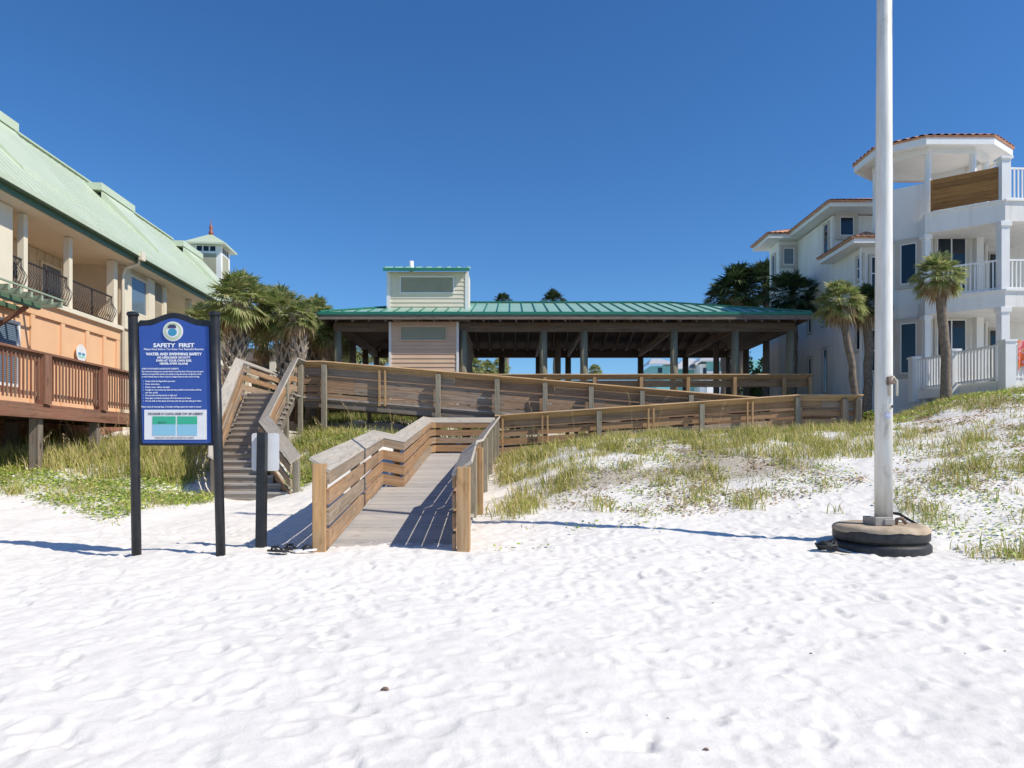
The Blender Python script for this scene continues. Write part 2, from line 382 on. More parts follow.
M['grassgreen'] = leafmat('green_dune_grass', [(0, (.09, .15, .03)), (.4, (.19, .26, .06)), (.7, (.33, .36, .11)), (1, (.55, .46, .24))], .7, .3)
M['cover'] = leafmat('ground_cover_leaf', [(0, (.16, .28, .04)), (.45, (.34, .46, .07)), (.8, (.52, .58, .14)), (1, (.62, .54, .26))], .5, .25)
M['oat'] = leafmat('sea_oat', [(0, (.45, .33, .16)), (1, (.62, .50, .30))], .9, .2)
M['bush'] = leafmat('bush_leaf', [(0, (.035, .07, .015)), (.5, (.08, .13, .03)), (1, (.17, .20, .06))], .6, .25)
# ------------------------------------------------------------------ terrain mesh
def lines(segs):
    out = []
    for a, b, d in segs: out += list(np.arange(a, b, d))
    return np.array(out)
LX = lines([(-1500, -60, 180), (-60, -20, 4), (-20, -10, .25), (-10, -7, .06), (-7, 7.5, .024), (7.5, 12, .06), (12, 22, .25), (22, 60, 4), (60, 1501, 180)])
LY = lines([(-60, -2, 4), (-2, 2, .4), (2, 9.5, .022), (9.5, 13, .04), (13, 21, .07), (21, 30, .2), (30, 60, 2), (60, 1501, 120)])
XX, YY = np.meshgrid(LX, LY); ZZ = ground(XX, YY)
nx, ny = len(LX), len(LY)
idx = np.arange(nx*ny).reshape(ny, nx)
fc = np.stack([idx[:-1, :-1], idx[:-1, 1:], idx[1:, 1:], idx[1:, :-1]], -1).reshape(-1, 4)
g_ob = npmesh('sand_ground', np.stack([XX, YY, ZZ], -1).reshape(-1, 3), fc, M['sand'], 4)
g_ob.data.polygons.foreach_set('use_smooth', [True]*len(g_ob.data.polygons)); g_ob['kind'] = 'structure'
lit = np.clip((YY-9.6-np.where(XX < 0, 3.2, 0))/3, 0, 1)*(YY < 40)*np.clip(.55+.6*vnoise(XX, YY, 1.3, 21), 0, 1)
lit *= np.where((XX < -3) & (XX > -7.2) & (YY < 16.5), 0, 1)
a_ = g_ob.data.attributes.new('litter', 'FLOAT', 'POINT'); a_.data.foreach_set('value', lit.astype(np.float32).ravel())
sea = MB(); sea.face([(-1500, -1500, -.7), (1500, -1500, -.7), (1500, -21, -.7), (-1500, -21, -.7)])
mw = mat('sea_water', (.02, .16, .20), .12); bump(mw, noise(mw, mapped(mw, 'Object'), .8, 6), .4, .2)
tag(sea.build('sea_water', mw), kind='structure')

# ------------------------------------------------------------------ railings and boardwalks
CAP = lambda s: [(s*-.105, 1.12), (s*.125, .955), (s*.105, .922), (s*-.125, 1.088)]
def lerp3(a, b, t): return tuple(a[i]+(b[i]-a[i])*t for i in range(3))
def railing(parent, pts, inside, boards, capmat, boardmat, cuts=None):
    """cap and boards swept along a polyline of floor points; inside=+1 when the walkway is left of travel"""
    c = MB()
    # cap boards in lengths with hairline joints
    for i in range(len(pts)-1):
        pass
    c.sweep(pts, CAP(inside)); c.build('rail_cap', capmat, parent)
    b = MB(); joints = {}
    for lo, hi in boards:
        o = inside*.075
        w = inside*.04
        # split each board at random joints so that its colour changes
        L = [0]
        for i in range(1, len(pts)): L.append(L[-1]+math.dist(pts[i], pts[i-1]))
        cutl = [0]; x = random.choice((1.6, 3.2, 4.8))
        while x < L[-1]-.8: cutl.append(x); x += random.choice((3.2, 4.8, 4.8))
        cutl.append(L[-1])
        for a, e in zip(cutl[:-1], cutl[1:]):
            seg = []
            def P(s):
                for i in range(1, len(pts)):
                    if s <= L[i]+1e-6: return lerp3(pts[i-1], pts[i], (s-L[i-1])/(L[i]-L[i-1]))
                return pts[-1]
            g = .004
            seg.append(P(a+g)); seg += [pts[i] for i in range(1, len(pts)-1) if a+.05 < L[i] < e-.05]; seg.append(P(e-g))
            j = random.uniform(-.006, .006); s1, s2 = sorted((o, o+w))
            b.sweep(seg, [(s1, lo+j), (s2, lo+j), (s2, hi+j), (s1, hi+j)])
    b.build('rail_boards', boardmat, parent)
def post(parent, x, y, zf, m, w=.14, top=1.0, down=None, d=(1, 0), slope=0, name='rail_post'):
    zb = gz(x, y)-.25 if down is None else down
    p = MB(); u = Vector((d[0], d[1], 0)).normalized(); v = Vector((-u.y, u.x, 0))
    c = Vector((x, y, (zb+zf+top)/2)); p.obox(c, u, v, (0, 0, 1), w, w, zf+top-zb)
    return p.build(name, m, parent, bevel=.006)
def planks(parent, L0, L1, R0, R1, step=.145, gap=.004, th=.04, m=None, name='deck_boards', along=False):
    """planks across a strip whose left edge runs L0-L1 and right edge R0-R1"""
    p = MB(); L0, L1, R0, R1 = map(Vector, (L0, L1, R0, R1))
    n = max(1, int((L1-L0).length/step))
    for i in range(n):
        a = i/n; b = (i+1)/n-gap/(L1-L0).length
        q = [L0.lerp(L1, a), R0.lerp(R1, a), R0.lerp(R1, b), L0.lerp(L1, b)]
        dz = random.uniform(-.0015, .0015)
        p.hexa([v+Vector((0, 0, -th+dz)) for v in q]+[v+Vector((0, 0, dz)) for v in q])
    return p.build(name, m or M['deckplank'], parent)
B4 = [(.05, .25), (.31, .49), (.55, .73), (.79, .945)]
B4t = [(-.14, .10), (.14, .37), (.41, .64), (.68, .92)]
B4m = [(-.04, .15), (.23, .41), (.49, .67), (.75, .93)]

# --- access ramp coming down onto the beach
rp = empty('access_ramp', (-1.4, 8.2, .4), 'wooden beach ramp in the foreground, two sloped-cap railings opening onto the sand', 'ramp')
AL = [(-2.27, 8.25, .40), (-2.66, 13.9, .88), (-2.26, 13.98, .80), (-2.48, 20.4, 1.46), (-2.48, 21.85, 1.50)]
AR = [(-.59, 8.25, .36), (-.67, 11.1, .63), (-.58, 11.3, .66), (-.57, 13.8, .87), (-.46, 20.4, 1.48)]
planks(rp, (-2.2, 8.0, .36), (-2.58, 13.9, .87), (-.6, 8.0, .36), (-.58, 13.9, .87))
planks(rp, (-2.28, 13.91, .872), (-2.48, 20.5, 1.49), (-.58, 13.91, .872), (-.5, 20.5, 1.49))
planks(rp, (-2.48, 20.51, 1.49), (-2.48, 21.8, 1.50), (-.5, 20.51, 1.49), (-.5, 21.8, 1.50))
railing(rp, AL+[(-.5, 21.85, 1.5)], -1, B4, M['cap'], M['board'])
railing(rp, AR, 1, B4, M['cap'], M['board'])
for i, (x, y, z) in enumerate([(-2.27, 8.27, .40), (-2.44, 10.9, .63), (-2.70, 13.8, .85), (-2.32, 14.1, .80), (-2.36, 16.0, 1.02), (-2.43, 18.2, 1.25), (-2.5, 20.4, 1.46), (-2.5, 21.88, 1.5), (-1.5, 21.92, 1.5)]):
    post(rp, x, y, z, M['post_wood'] if i == 0 else M['board'], .15 if i == 0 else .13, 1.04 if i == 0 else .98, d=(-.07, 1))
for i, (x, y, z) in enumerate([(-.57, 8.27, .36), (-.62, 10.95, .60), (-.54, 11.5, .66), (-.55, 13.9, .86), (-.51, 16.0, 1.06), (-.48, 18.2, 1.27), (-.44, 20.3, 1.48)]):
    post(rp, x, y, z, M['post_wood'] if i in (0, 2) else M['green_post'], .15 if i == 0 else .13, 1.04 if i == 0 else .98, d=(.03, 1))
jb = MB()
for a, b in ((AL[0], AL[1]), (AL[2], AL[3]), (AR[0], AR[1]), (AR[2], AR[3])):
    s = .12 if a[0] < -1.5 else -.12
    jb.bar((a[0]+s, a[1]+.1, a[2]-.18), (b[0]+s, b[1]-.05, b[2]-.17), .05, .22)
jb.build('floor_joists', M['pile'], rp)

# --- lower boardwalk ramp climbing to the right
lr = empty('boardwalk_ramp', (3.8, 21.3, 1.6), 'lower long wooden ramp climbing right behind the grassy dune to a square turning landing', 'boardwalk', 'long ramps of the boardwalk')
F0 = (-.5, 20.45, 1.5); F1 = (8.35, 20.45, 2.1); F2 = (10.1, 20.45, 2.1)
planks(lr, (-.49, 21.8, 1.5), (8.39, 21.8, 2.1), (-.5, 20.5, 1.5), (8.4, 20.5, 2.1))
planks(lr, (8.4, 24.0, 2.1), (10.1, 24.0, 2.1), (8.4, 20.5, 2.1), (10.1, 20.5, 2.1))
railing(lr, [F0, F1, F2, (10.1, 24.05, 2.1), (8.5, 24.05, 2.1)], 1, B4m, M['cap_tan'], M['board'])
railing(lr, [(-.5, 21.85, 1.5), (8.3, 21.85, 2.1)], -1, B4m, M['cap_tan'], M['board_grey'])
fr = lambda x: 1.5+(x+.5)/8.85*.6 if x < 8.35 else 2.1
for i, px in enumerate((599, 702, 798)):
    x = xs(px, 20.3); post(lr, x, 20.33, fr(x), M['green_post'] if i else M['green_post'], .14, 1.02)
for px in (545, 651, 750, 500):
    x = xs(px, 20.36)
    for s in (-.075, .075): post(lr, x+s, 20.37, fr(x), M['post_wood'], .05, 1.0, name='rail_upright')
for x, y in ((9.7, 20.42), (10.08, 20.4), (10.15, 22.2), (10.15, 24.0)): post(lr, x, y, 2.1, M['board'], .16, .98)
for x in (0, 2, 4, 6, 8): post(lr, x, 21.92, fr(x), M['pile'], .12, .95)
bm_ = MB(); bm_.sweep([(-.5, 20.6, 1.5), (8.35, 20.6, 2.1), (10.0, 20.6, 2.1)], [(0, -.3), (.05, -.3), (.05, -.05), (0, -.05)]); bm_.build('floor_joists', M['pile'], lr)

# --- upper boardwalk ramp climbing to the left
ur = empty('boardwalk_ramp', (1, 23.2, 2.7), 'upper long wooden ramp with grey close-boarded side climbing left to the stair head', 'boardwalk', 'long ramps of the boardwalk')
Z3 = lambda x: 3.3 if x < -6.05 else 3.3-(x+6.05)/14.5*1.2
U0 = (-6.62, 22.2, 3.3); U1 = (-6.0, 22.2, 3.3); U2 = (8.4, 22.2, 2.1)
planks(ur, (-6.6, 24, 3.3), (8.4, 24, 2.1), (-6.6, 22.25, 3.3), (8.4, 22.25, 2.1))
railing(ur, [U0, U1, U2], 1, B4t, M['cap_tan'], M['board_grey'])
railing(ur, [(-6.5, 24, 3.3), (-6.0, 24, 3.3), (8.4, 24, 2.1)], -1, B4m, M['cap_tan'], M['board_grey'])
for px in (324, 438, 497, 545, 591, 642, 691):
    x = xs(px, 22.08); post(ur, x, 22.1, Z3(x), M['green_post'], .15, 1.0)
x = xs(382, 22.1)
for s in (-.09, .09): post(ur, x+s, 22.14, Z3(x), M['post_wood'], .06, 1.0, Z3(x)-.15, name='rail_upright')
for x in (-6.6, -4.9, -3.2, -1.5, .2, 1.9, 3.6, 5.3, 7.0): post(ur, x, 24.06, Z3(x), M['pile'], .13, 1.0)
bm_ = MB()
for yy in (22.3, 23.1, 23.85): bm_.sweep([(-6.6, yy, 3.3), (-6.0, yy, 3.3), (8.35, yy, 2.1)], [(0, -.34), (.05, -.34), (.05, -.05), (0, -.05)])
bm_.build('floor_joists', M['pile'], ur)

# --- pavilion level walkway and staircase on the left
st = empty('beach_staircase', (-5.6, 15, .5), 'wooden staircase left of the ramp, lower steps flaring out onto the sand', 'staircase')
for i in range(5):
    s = MB(); y = 15.0+.34*i; z = .53+.165*(i+1)
    xl = -6.28-.70*i/4; xr = -4.78-1.15*i/4
    s.box(xl, xr, y, y+.37, z-.04, z); s.build('step', M['deckplank'], st)
    r = MB(); r.box(xl+.01, xr-.01, y+.03, y+.05, z-.165, z-.042); r.build('riser', M['tread'], st)
for i in range(12):
    t = i/12; y = 16.72+4.56*t; xl = -7.02-.98*t; xr = -5.98-.62*t; z = 1.355+.1625*(i+1)
    s = MB(); s.box(xl, xr, y, y+.40, z-.04, z); s.build('step', M['tread'], st)
    r = MB(); r.box(xl+.01, xr-.01, y+.03, y+.05, z-.162, z-.042); r.build('riser', M['tread'], st)
SB = [(.12, .30), (.42, .58), (.70, .86)]
railing(st, [(-4.62, 14.95, .38), (-5.92, 16.72, 1.32), (-6.62, 21.3, 3.3), (-6.62, 22.2, 3.3)], 1, SB, M['cap'], M['board'])
railing(st, [(-6.35, 14.9, .38), (-7.1, 16.72, 1.32), (-8.3, 21.3, 3.3), (-8.5, 27, 3.3)], -1, SB, M['cap'], M['board'])
sg = MB()
sg.sweep([(-4.68, 15, .55), (-5.95, 16.75, 1.4), (-6.62, 21.3, 3.25)], [(0, -.3), (.05, -.3), (.05, .0), (0, .0)])
sg.sweep([(-6.35, 15, .55), (-7.05, 16.75, 1.4), (-8.15, 21.3, 3.25)], [(-.05, -.3), (0, -.3), (0, .0), (-.05, .0)])
sg.build('stringers', M['pile'], st)
for x, y, z, m_ in ((-4.62, 15.0, .4, 'green_post'), (-5.9, 16.75, 1.32, 'pile'), (-6.55, 20.3, 2.85, 'green_post'), (-6.35, 14.95, .4, 'pile'), (-7.1, 16.75, 1.32, 'pile'), (-7.7, 19, 2.3, 'post_wood'), (-8.3, 21.3, 3.3, 'post_wood'), (-8.4, 24, 3.3, 'pile'), (-6.62, 21.9, 3.3, 'green_post')):
    post(st, x, y, z, M[m_], .13, .97)
planks(st, (-8.25, 21.3, 3.3), (-8.4, 27, 3.3), (-6.6, 21.3, 3.3), (-6.5, 27, 3.3), name='landing_boards')

# ------------------------------------------------------------------ safety sign
def text_into(mb, s, size, cx, cz, y, align='CENTER', bold=0, width=None):
    cu = bpy.data.curves.new('t', 'FONT'); cu.body = s; cu.size = size; cu.align_x = align; cu.offset = bold; cu.resolution_u = 2
    ob = bpy.data.objects.new('t', cu); COL.objects.link(ob); bpy.context.view_layer.update()
    me = ob.evaluated_get(bpy.context.evaluated_depsgraph_get()).to_mesh()
    vs = [v.co.copy() for v in me.vertices]; b = len(mb.v)
    if vs:
        sx = 1
        if width:
            w = max(v.x for v in vs)-min(v.x for v in vs); sx = width/w
        mb.v += [(cx+v.x*sx, y, cz+v.y) for v in vs]
        for p in me.polygons: mb.f.append(tuple(b+i for i in p.vertices)); mb.uv += [(0, 0)]*len(p.vertices)
    bpy.data.objects.remove(ob, do_unlink=True); bpy.data.curves.remove(cu)
sx0 = xs(133, 8)-.02; sx1 = xs(217.5, 8)
sn = empty('safety_sign', (-3.85, 8, .4), 'tall blue safety notice board hung between two round black posts', 'sign')
for a, b_ in ((132.8, 137), (214.5, 221.5)):
    p = MB(); xt = xs(a, 8); xb = xs(b_, 8)
    zt = zs(316, 8); p.tube([(xb, 8, .1), (xt+(xb-xt)*.02, 8, zt)], .052, 18)
    po = p.build('post', M['black'], sn, True)
    c = MB(); c.tube([(xt, 8, zt), (xt, 8, zt+.012), (xt, 8, zt+.028), (xt, 8, zt+.042), (xt, 8, zt+.052)], [.058, .066, .066, .052, .02], 18); c.build('post_cap', M['black'], po)
# panel outline in its own plane (x from px, z from py at Y=8)
def outl(inset, y, lift=0):
    pts = []
    L, R, B, T = xs(140.2, 8)+inset, xs(210, 8)-inset, zs(443, 8)+inset, zs(327, 8)-inset
    cx = (L+R)/2; hw = (R-L)/2
    pts += [(L+.035, y, B), (R+.02, y, B), (R-.01, y, T)]
    n = 22
    for i in range(n+1):
        u = 1-2*i/n; x = cx+u*(hw-.04); a = abs(u)
        h = .5*(1+math.cos(math.pi*min(1, a/.86)))
        pts.append((x-.01, y, T+lift+.012+.085*h))
    pts += [(L-.01, y, T)]
    return pts
pn = MB(); pn.extr(outl(-.03, 8.035, .035), (0, -.04, 0)); pnb = pn.build('backboard', M['black'], sn)
bl = MB(); bl.extr(outl(0, 7.9945), (0, -.006, 0)); bl.build('blue_panel', M['blue'], pnb)
# side brackets between the board and the posts
for x0, x1 in ((xs(134.5, 8), xs(141, 8)), (xs(209, 8), xs(216, 8))):
    b_ = MB(); b_.box(x0, x1, 8.0, 8.03, zs(444, 8), zs(330, 8)); b_.build('side_board', M['black'], sn)
ly = 7.982; cx = xs(174.5, 8)
tx = MB()
text_into(tx, 'SAFETY  FIRST', .062, cx, zs(347.3, 8), ly, bold=.0025, width=.47)
text_into(tx, 'Please Read Before You Enter Our Beautiful Beaches', .030, cx, zs(350.6, 8)+.004, ly, width=.68, bold=.0006)
text_into(tx, 'WATER AND SWIMMING SAFETY', .042, cx, zs(355.5, 8), ly, width=.64, bold=.0022)
text_into(tx, 'NO LIFEGUARDS ON DUTY', .034, cx, zs(358.7, 8), ly, width=.38, bold=.0015)
text_into(tx, 'SWIM AT YOUR OWN RISK', .034, cx, zs(361.8, 8), ly, width=.41, bold=.0015)
text_into(tx, 'NEVER SWIM ALONE', .034, cx, zs(364.8, 8), ly, width=.32, bold=.0015)
lx = xs(142.6, 8)
body = [(369.6, 'LEARN TO RECOGNIZE DANGEROUS RIP CURRENTS', 0, .42), (372.3, 'Rip currents are strong narrow currents that flow away from shore. They can carry even good', 0, .70),
 (374.9, 'swimmers out beyond the sand bar very quickly, so stay calm and do not fight the current', 0, .68), (377.5, 'or swim directly back to shore. If you are caught, float and call or wave for help.', 0, .66),
 (382.0, 'Always check the flags before you swim', .04, .34), (384.9, 'Never swim alone', .04, .16), (387.9, 'Swim near other people', .04, .28), (390.6, 'If caught in a rip current, stay calm and swim parallel to the shoreline until free', .04, .64),
 (393.4, 'of its pull', .04, .14), (396.1, 'Do not swim during storms or high surf', .04, .36), (398.9, 'Keep glass containers and pets off of the beach at all times', .04, .52), (401.7, 'Do not walk on the dunes and never pick the sea oats that grow there', .04, .64),
 (407.5, 'Please obey all warning flags. A double red flag means the water is closed', -.005, .68)]
for py, s, dx, w in body: text_into(tx, s, .024, lx+dx, zs(py, 8), ly, 'LEFT', .0007, w)
for py in (382, 384.9, 387.9, 390.6, 396.1, 398.9, 401.7): text_into(tx, '•', .03, lx+.012, zs(py, 8)-.002, ly, 'LEFT')
tx.build('lettering', M['letter'], pnb)
ip = MB(); ip.box(xs(145.2, 8), xs(207.2, 8), 7.981, 7.987, zs(439.6, 8), zs(409.8, 8)); ipo = ip.build('map_panel', M['white'], pnb)
q = MB()
for a, b_ in ((153.5, 176.6), (178.3, 198)): q.box(xs(a, 8), xs(b_, 8), 7.977, 7.980, zs(424.2, 8), zs(416.5, 8))
q.build('map_land', M['mapgreen'], pnb)
q = MB()
for a, b_ in ((153.5, 176.6), (178.3, 198)): q.box(xs(a, 8), xs(b_, 8), 7.977, 7.980, zs(435.4, 8), zs(424.4, 8))
q.build('map_water', M['mapblue'], pnb)
q = MB(); text_into(q, 'THE DANGER OF COASTAL UNDER TOW / RIP CURRENTS', .033, cx+.02, zs(414.9, 8), 7.976, width=.63, bold=.0012)
text_into(q, 'SWIM ALONG THE SHORE TO ESCAPE THE CURRENT', .022, cx+.01, zs(438.6, 8), 7.976, width=.45, bold=.0004)
text_into(q, 'BEACH', .03, xs(163, 8), zs(423.5, 8), 7.975); q.build('map_lettering', M['inkblue'], pnb)
def disc(name, m, r, y0, y1, cxx, czz, parent, sz=1):
    d = MB(); d.extr([(cxx+r*math.cos(t*math.pi/14), y1, czz+sz*r*math.sin(t*math.pi/14)) for t in range(28)], (0, y0-y1, 0)); return d.build(name, m, parent)
sc_ = (xs(173.8, 8), zs(331.7, 8))
seal = disc('round_seal', M['white'], .112, 7.974, 7.988, *sc_, pnb)
disc('seal_ring', M['sealgreen'], .098, 7.971, 7.973, *sc_, pnb); disc('seal_field', M['white'], .074, 7.968, 7.970, *sc_, pnb)
disc('seal_water', M['sealblue'], .05, 7.965, 7.967, sc_[0], sc_[1]-.012, pnb, .85)
q = MB(); q.box(sc_[0]-.05, sc_[0]+.042, 7.963, 7.966, sc_[1]+.035, sc_[1]+.062); q.box(sc_[0]-.035, sc_[0]+.03, 7.963, 7.966, sc_[1]+.0625, sc_[1]+.075); q.build('seal_emblem', M['sealdark'], pnb)

# small white board on its post, seen from the back
sm = empty('small_sign', (-3.02, 8.4, .4), 'small sign turned away, blank white rounded back on a square black post', 'sign')
p = MB(); p.hexa([(-3.07, 8.35, .15), (-2.96, 8.35, .15), (-2.96, 8.45, .15), (-3.07, 8.45, .15), (-3.045, 8.35, 1.81), (-2.945, 8.35, 1.81), (-2.945, 8.45, 1.81), (-3.045, 8.45, 1.81)]); p.build('post', M['black'], sm, bevel=.004)
def rrect(x0, x1, z0, z1, r, y):
    out = []
    for cx_, cz_, a in ((x1-r, z0+r, -90), (x1-r, z1-r, 0), (x0+r, z1-r, 90), (x0+r, z0+r, 180)):
        for k_ in range(6): t = math.radians(a+18*k_); out.append((cx_+r*math.cos(t), y, cz_+r*math.sin(t)))
    return out
p = MB(); p.extr(rrect(xs(250, 8.4), xs(277.5, 8.4), zs(471, 8.4), zs(433, 8.4), .03, 8.462), (0, -.008, 0)); p.build('board', M['white'], sm)

# ------------------------------------------------------------------ white pole in its base
px0 = xs(883.6, 8.3)
ba = empty('pole_base', (px0, 8.3, .4), 'round pole base of two stacked black tyres filled with sandy concrete', 'base')
def torus_tyre(z, R, h):
    mb = MB(); n = 48; prof = [(R-.09, z), (R-.03, z), (R-.004, z+.025), (R, z+.045), (R, z+h-.045), (R-.004, z+h-.025), (R-.03, z+h), (R-.12, z+h)]
    m_ = len(prof); b = len(mb.v)
    for i in range(n):
        t = 2*math.pi*i/n
        for j, (r, zz) in enumerate(prof): mb.v.append((px0-.04+math.cos(t)*r, 8.3+math.sin(t)*r, zz))
    for i in range(n):
        i2 = (i+1) % n
        for j in range(m_-1):
            mb.f.append((b+i*m_+j, b+i2*m_+j, b+i2*m_+j+1, b+i*m_+j+1)); mb.uv += [(i*.1, j*.1)]*4
    return mb
zb_ = .395
torus_tyre(zb_-.05, .535, .18).build('tyre', M['rubber'], ba, True)
torus_tyre(zb_+.14, .52, .16).build('tyre', M['rubber'], ba, True)
c = MB(); c.tube([(px0-.02, 8.3, zb_+.02), (px0-.02, 8.3, zb_+.30), (px0-.02, 8.3, zb_+.325)], [.44, .475, .455], 40)
co = c.build('concrete_fill', M['concrete'], ba, False)
c = MB(); r_ = random.Random(5); n_ = 64; b0 = 0
for i in range(n_):
    t = 2*math.pi*i/n_; dr_ = .008*math.sin(3*t+1)+.007*math.sin(7*t)+.006*r_.uniform(-1, 1)
    for rr, zz in ((.40, .327), (.47, .327), (.505, .312+dr_*.1), (.522, .292+dr_*.3), (.526, .262+dr_)): c.v.append((px0-.04+math.cos(t)*rr, 8.3+math.sin(t)*rr, zb_+zz))
for i in range(n_):
    for j in range(4):
        c.f.append((i*5+j, ((i+1) % n_)*5+j, ((i+1) % n_)*5+j+1, i*5+j+1)[::-1]); c.uv += [(0, 0)]*4
c.build('concrete_rim', M['concrete'], ba, True)
pl = empty('flagpole', (px0, 8.3, .72), 'tall weathered white pole rising out of the concrete and tyre base', 'pole')
c = MB(); zb2 = zb_+.325
c.tube([(px0, 8.3, zb2), (px0, 8.3, 2.5), (px0+.005, 8.3, 5.2), (px0+.02, 8.3, 11.0)], [.099, .097, .090, .062], 32); c.build('shaft', M['pole'], pl, True)
c = MB(); c.box(px0-.20, px0+.0, 8.10, 8.17, zb2, zb2+.10); c.box(px0-.19, px0-.10, 8.17, 8.42, zb2, zb2+.09); c.box(px0-.10, px0+.02, 8.085, 8.10, zb2+.01, zb2+.08); c.build('base_bracket', M['steel'], pl, bevel=.006)
c = MB(); c.tube([(px0+.10, 8.22, zb2), (px0+.11, 8.21, zb2+.07), (px0+.16, 8.2, zb2+.08), (px0+.21, 8.2, zb2+.02)], .022, 8); c.build('base_clamp', M['rust'], pl, True)
# halyard loop and cleat
hx = xs(892, 8.2)
c = MB(); c.tube([(hx-.03, 8.19, zs(396, 8.2)), (hx-.035, 8.18, zs(382, 8.2)), (hx, 8.17, zs(377, 8.2)), (hx+.045, 8.18, zs(381, 8.2)), (hx+.05, 8.18, zs(396, 8.2))], .014, 8); c.build('halyard_loop', M['rope'], pl, True)
c = MB(); c.obox((hx-.02, 8.19, zs(380.5, 8.2)), (1, 0, .2), (0, 1, 0), (0, 0, 1), .09, .05, .10); c.build('cleat', M['rust'], pl, bevel=.01)
c = MB(); c.tube([(px0+.052, 8.21, zs(406.4, 8.2)), (px0+.056, 8.2045, zs(406.4, 8.2))], .017, 12); c.build('bolt_hole', M['black'], pl)
c = MB()
for k_ in range(5):
    a0 = -1.95+.16*k_; c.face([(px0+math.cos(a)*.1, 8.3+math.sin(a)*.1, z) for a, z in ((a0, zs(418, 8.2)), (a0+.16, zs(418, 8.2)), (a0+.16, zs(412.5, 8.2)), (a0, zs(412.5, 8.2)))])
ms = mottled('faded_sticker', (.25, .27, .50), (.68, .68, .72), 40, .6, 0); c.build('faded_sticker', ms, pl)
# strap and rope tangle beside the base
c = MB(); c.bar((px0+.30, 8.5, zb2+.10), (px0+.50, 8.4, zb2-.04), .05, .03); c.bar((px0+.22, 8.55, zb2+.115), (px0+.31, 8.49, zb2+.10), .05, .03)
tag(origin(c.build('strap', M['rubber']), (px0+.4, 8.45, zb2)), 'black rubber strap end lying over the back of the tyre base', 'strap')
c = MB(); r_ = random.Random(3)
for k_ in range(9):
    pts = []; x, y, z = xs(826, 8.1), 8.06, gz(3.64, 8.05)+.05
    a = r_.random()*6.28; rr = r_.uniform(.05, .12)
    for j in range(9):
        t = a+j*.8; pts.append((x+math.cos(t)*rr*1.3+r_.uniform(-.02, .02), y+math.sin(t)*rr*.7, z+r_.uniform(-.03, .05)+.02*math.sin(t*2)))
    c.tube(pts, r_.uniform(.008, .018), 6)
c.tube([(xs(833, 8), 8.0, gz(3.6, 8)+.03), (xs(842, 7.95), 7.93, gz(3.6, 8)+.015), (xs(850, 7.9), 7.88, gz(3.6, 8)+.012)], .012, 6)
tag(origin(c.build('rope_tangle', M['rubber'], None, True), (xs(826, 8.1), 8.06, gz(3.64, 8.05))), 'tangled heap of black rope on the sand left of the tyre base', 'rope')
# flip-flops
def flipflop(x, y, rot, m, label):
    z = gz(x, y)+.028; c = MB(); out = []
    for k_ in range(20):
        t = 2*math.pi*k_/20; u = math.cos(t)*.14; v = math.sin(t)*(.048-.010*math.cos(t-0.3)+.004*math.cos(2*t))
        out.append((x+u*math.cos(rot)-v*math.sin(rot), y+u*math.sin(rot)+v*math.cos(rot)))
    rt = empty('flip_flop', (x, y, z), label, 'flip-flop', 'flip-flops left on the sand')
    c.prism(out, z, z+.02); c.build('sole', m, rt)
    def W(u, v, h): return (x+u*math.cos(rot)-v*math.sin(rot), y+u*math.sin(rot)+v*math.cos(rot), z+h)
    s = MB(); s.tube([W(.085, 0, .018), W(.07, .01, .05), W(.02, .035, .055), W(-.03, .044, .02)], [.008, .014, .016, .010], 8); s.tube([W(.085, 0, .018), W(.07, -.01, .05), W(.02, -.035, .055), W(-.03, -.044, .02)], [.008, .014, .016, .010], 8)
    s.build('strap', M['black'], rt, True)
flipflop(xs(277, 7.95), 7.98, 2.9, M['rubber'], 'black flip-flop with a white-edged strap, leftmost of the footwear by the ramp')
flipflop(xs(289, 8.1), 8.17, 2.5, M['rubber'], 'black flip-flop lying behind the other one near the ramp post')
flipflop(xs(304, 8.05), 8.08, .5, M['white'], 'pale flip-flop with dark strap, nearest to the ramp post')
# debris on the sand
for i, (px, py, s) in enumerate(((385, 691, .026), (811, 654, .010), (706, 751, .015), (668, 719, .006), (1005, 652, .009), (587, 732, .005), (713, 604, .009), (647, 715, .005), (965, 655, .006))):
    Y = None
    X, Y = hit(px, py) if py < 700 else (0, 0)
    if py >= 640:
        for yy in np.arange(2.5, 9, .01):
            if zs(py, yy) <= gz(xs(px, yy), yy): X, Y = xs(px, yy), yy; break
    z = float(ground(np.array([X]), np.array([Y]))[0]); c = MB(); r_ = random.Random(i)
    c.tube([(X-s, Y, z+.004), (X-s*.3, Y+s*.3, z+s*.45), (X+s*.5, Y, z+s*.4), (X+s, Y-s*.2, z+.003)], [s*.15, s*.4, s*.45, s*.1], 7)
    tag(origin(c.build('debris', M['rust'], None, True), (X, Y, z)), ('brown bit of driftwood lying alone in the middle of the sand' if i == 0 else 'tiny dark speck of beach litter on the open white sand'), 'debris', 'bits of litter on the sand')
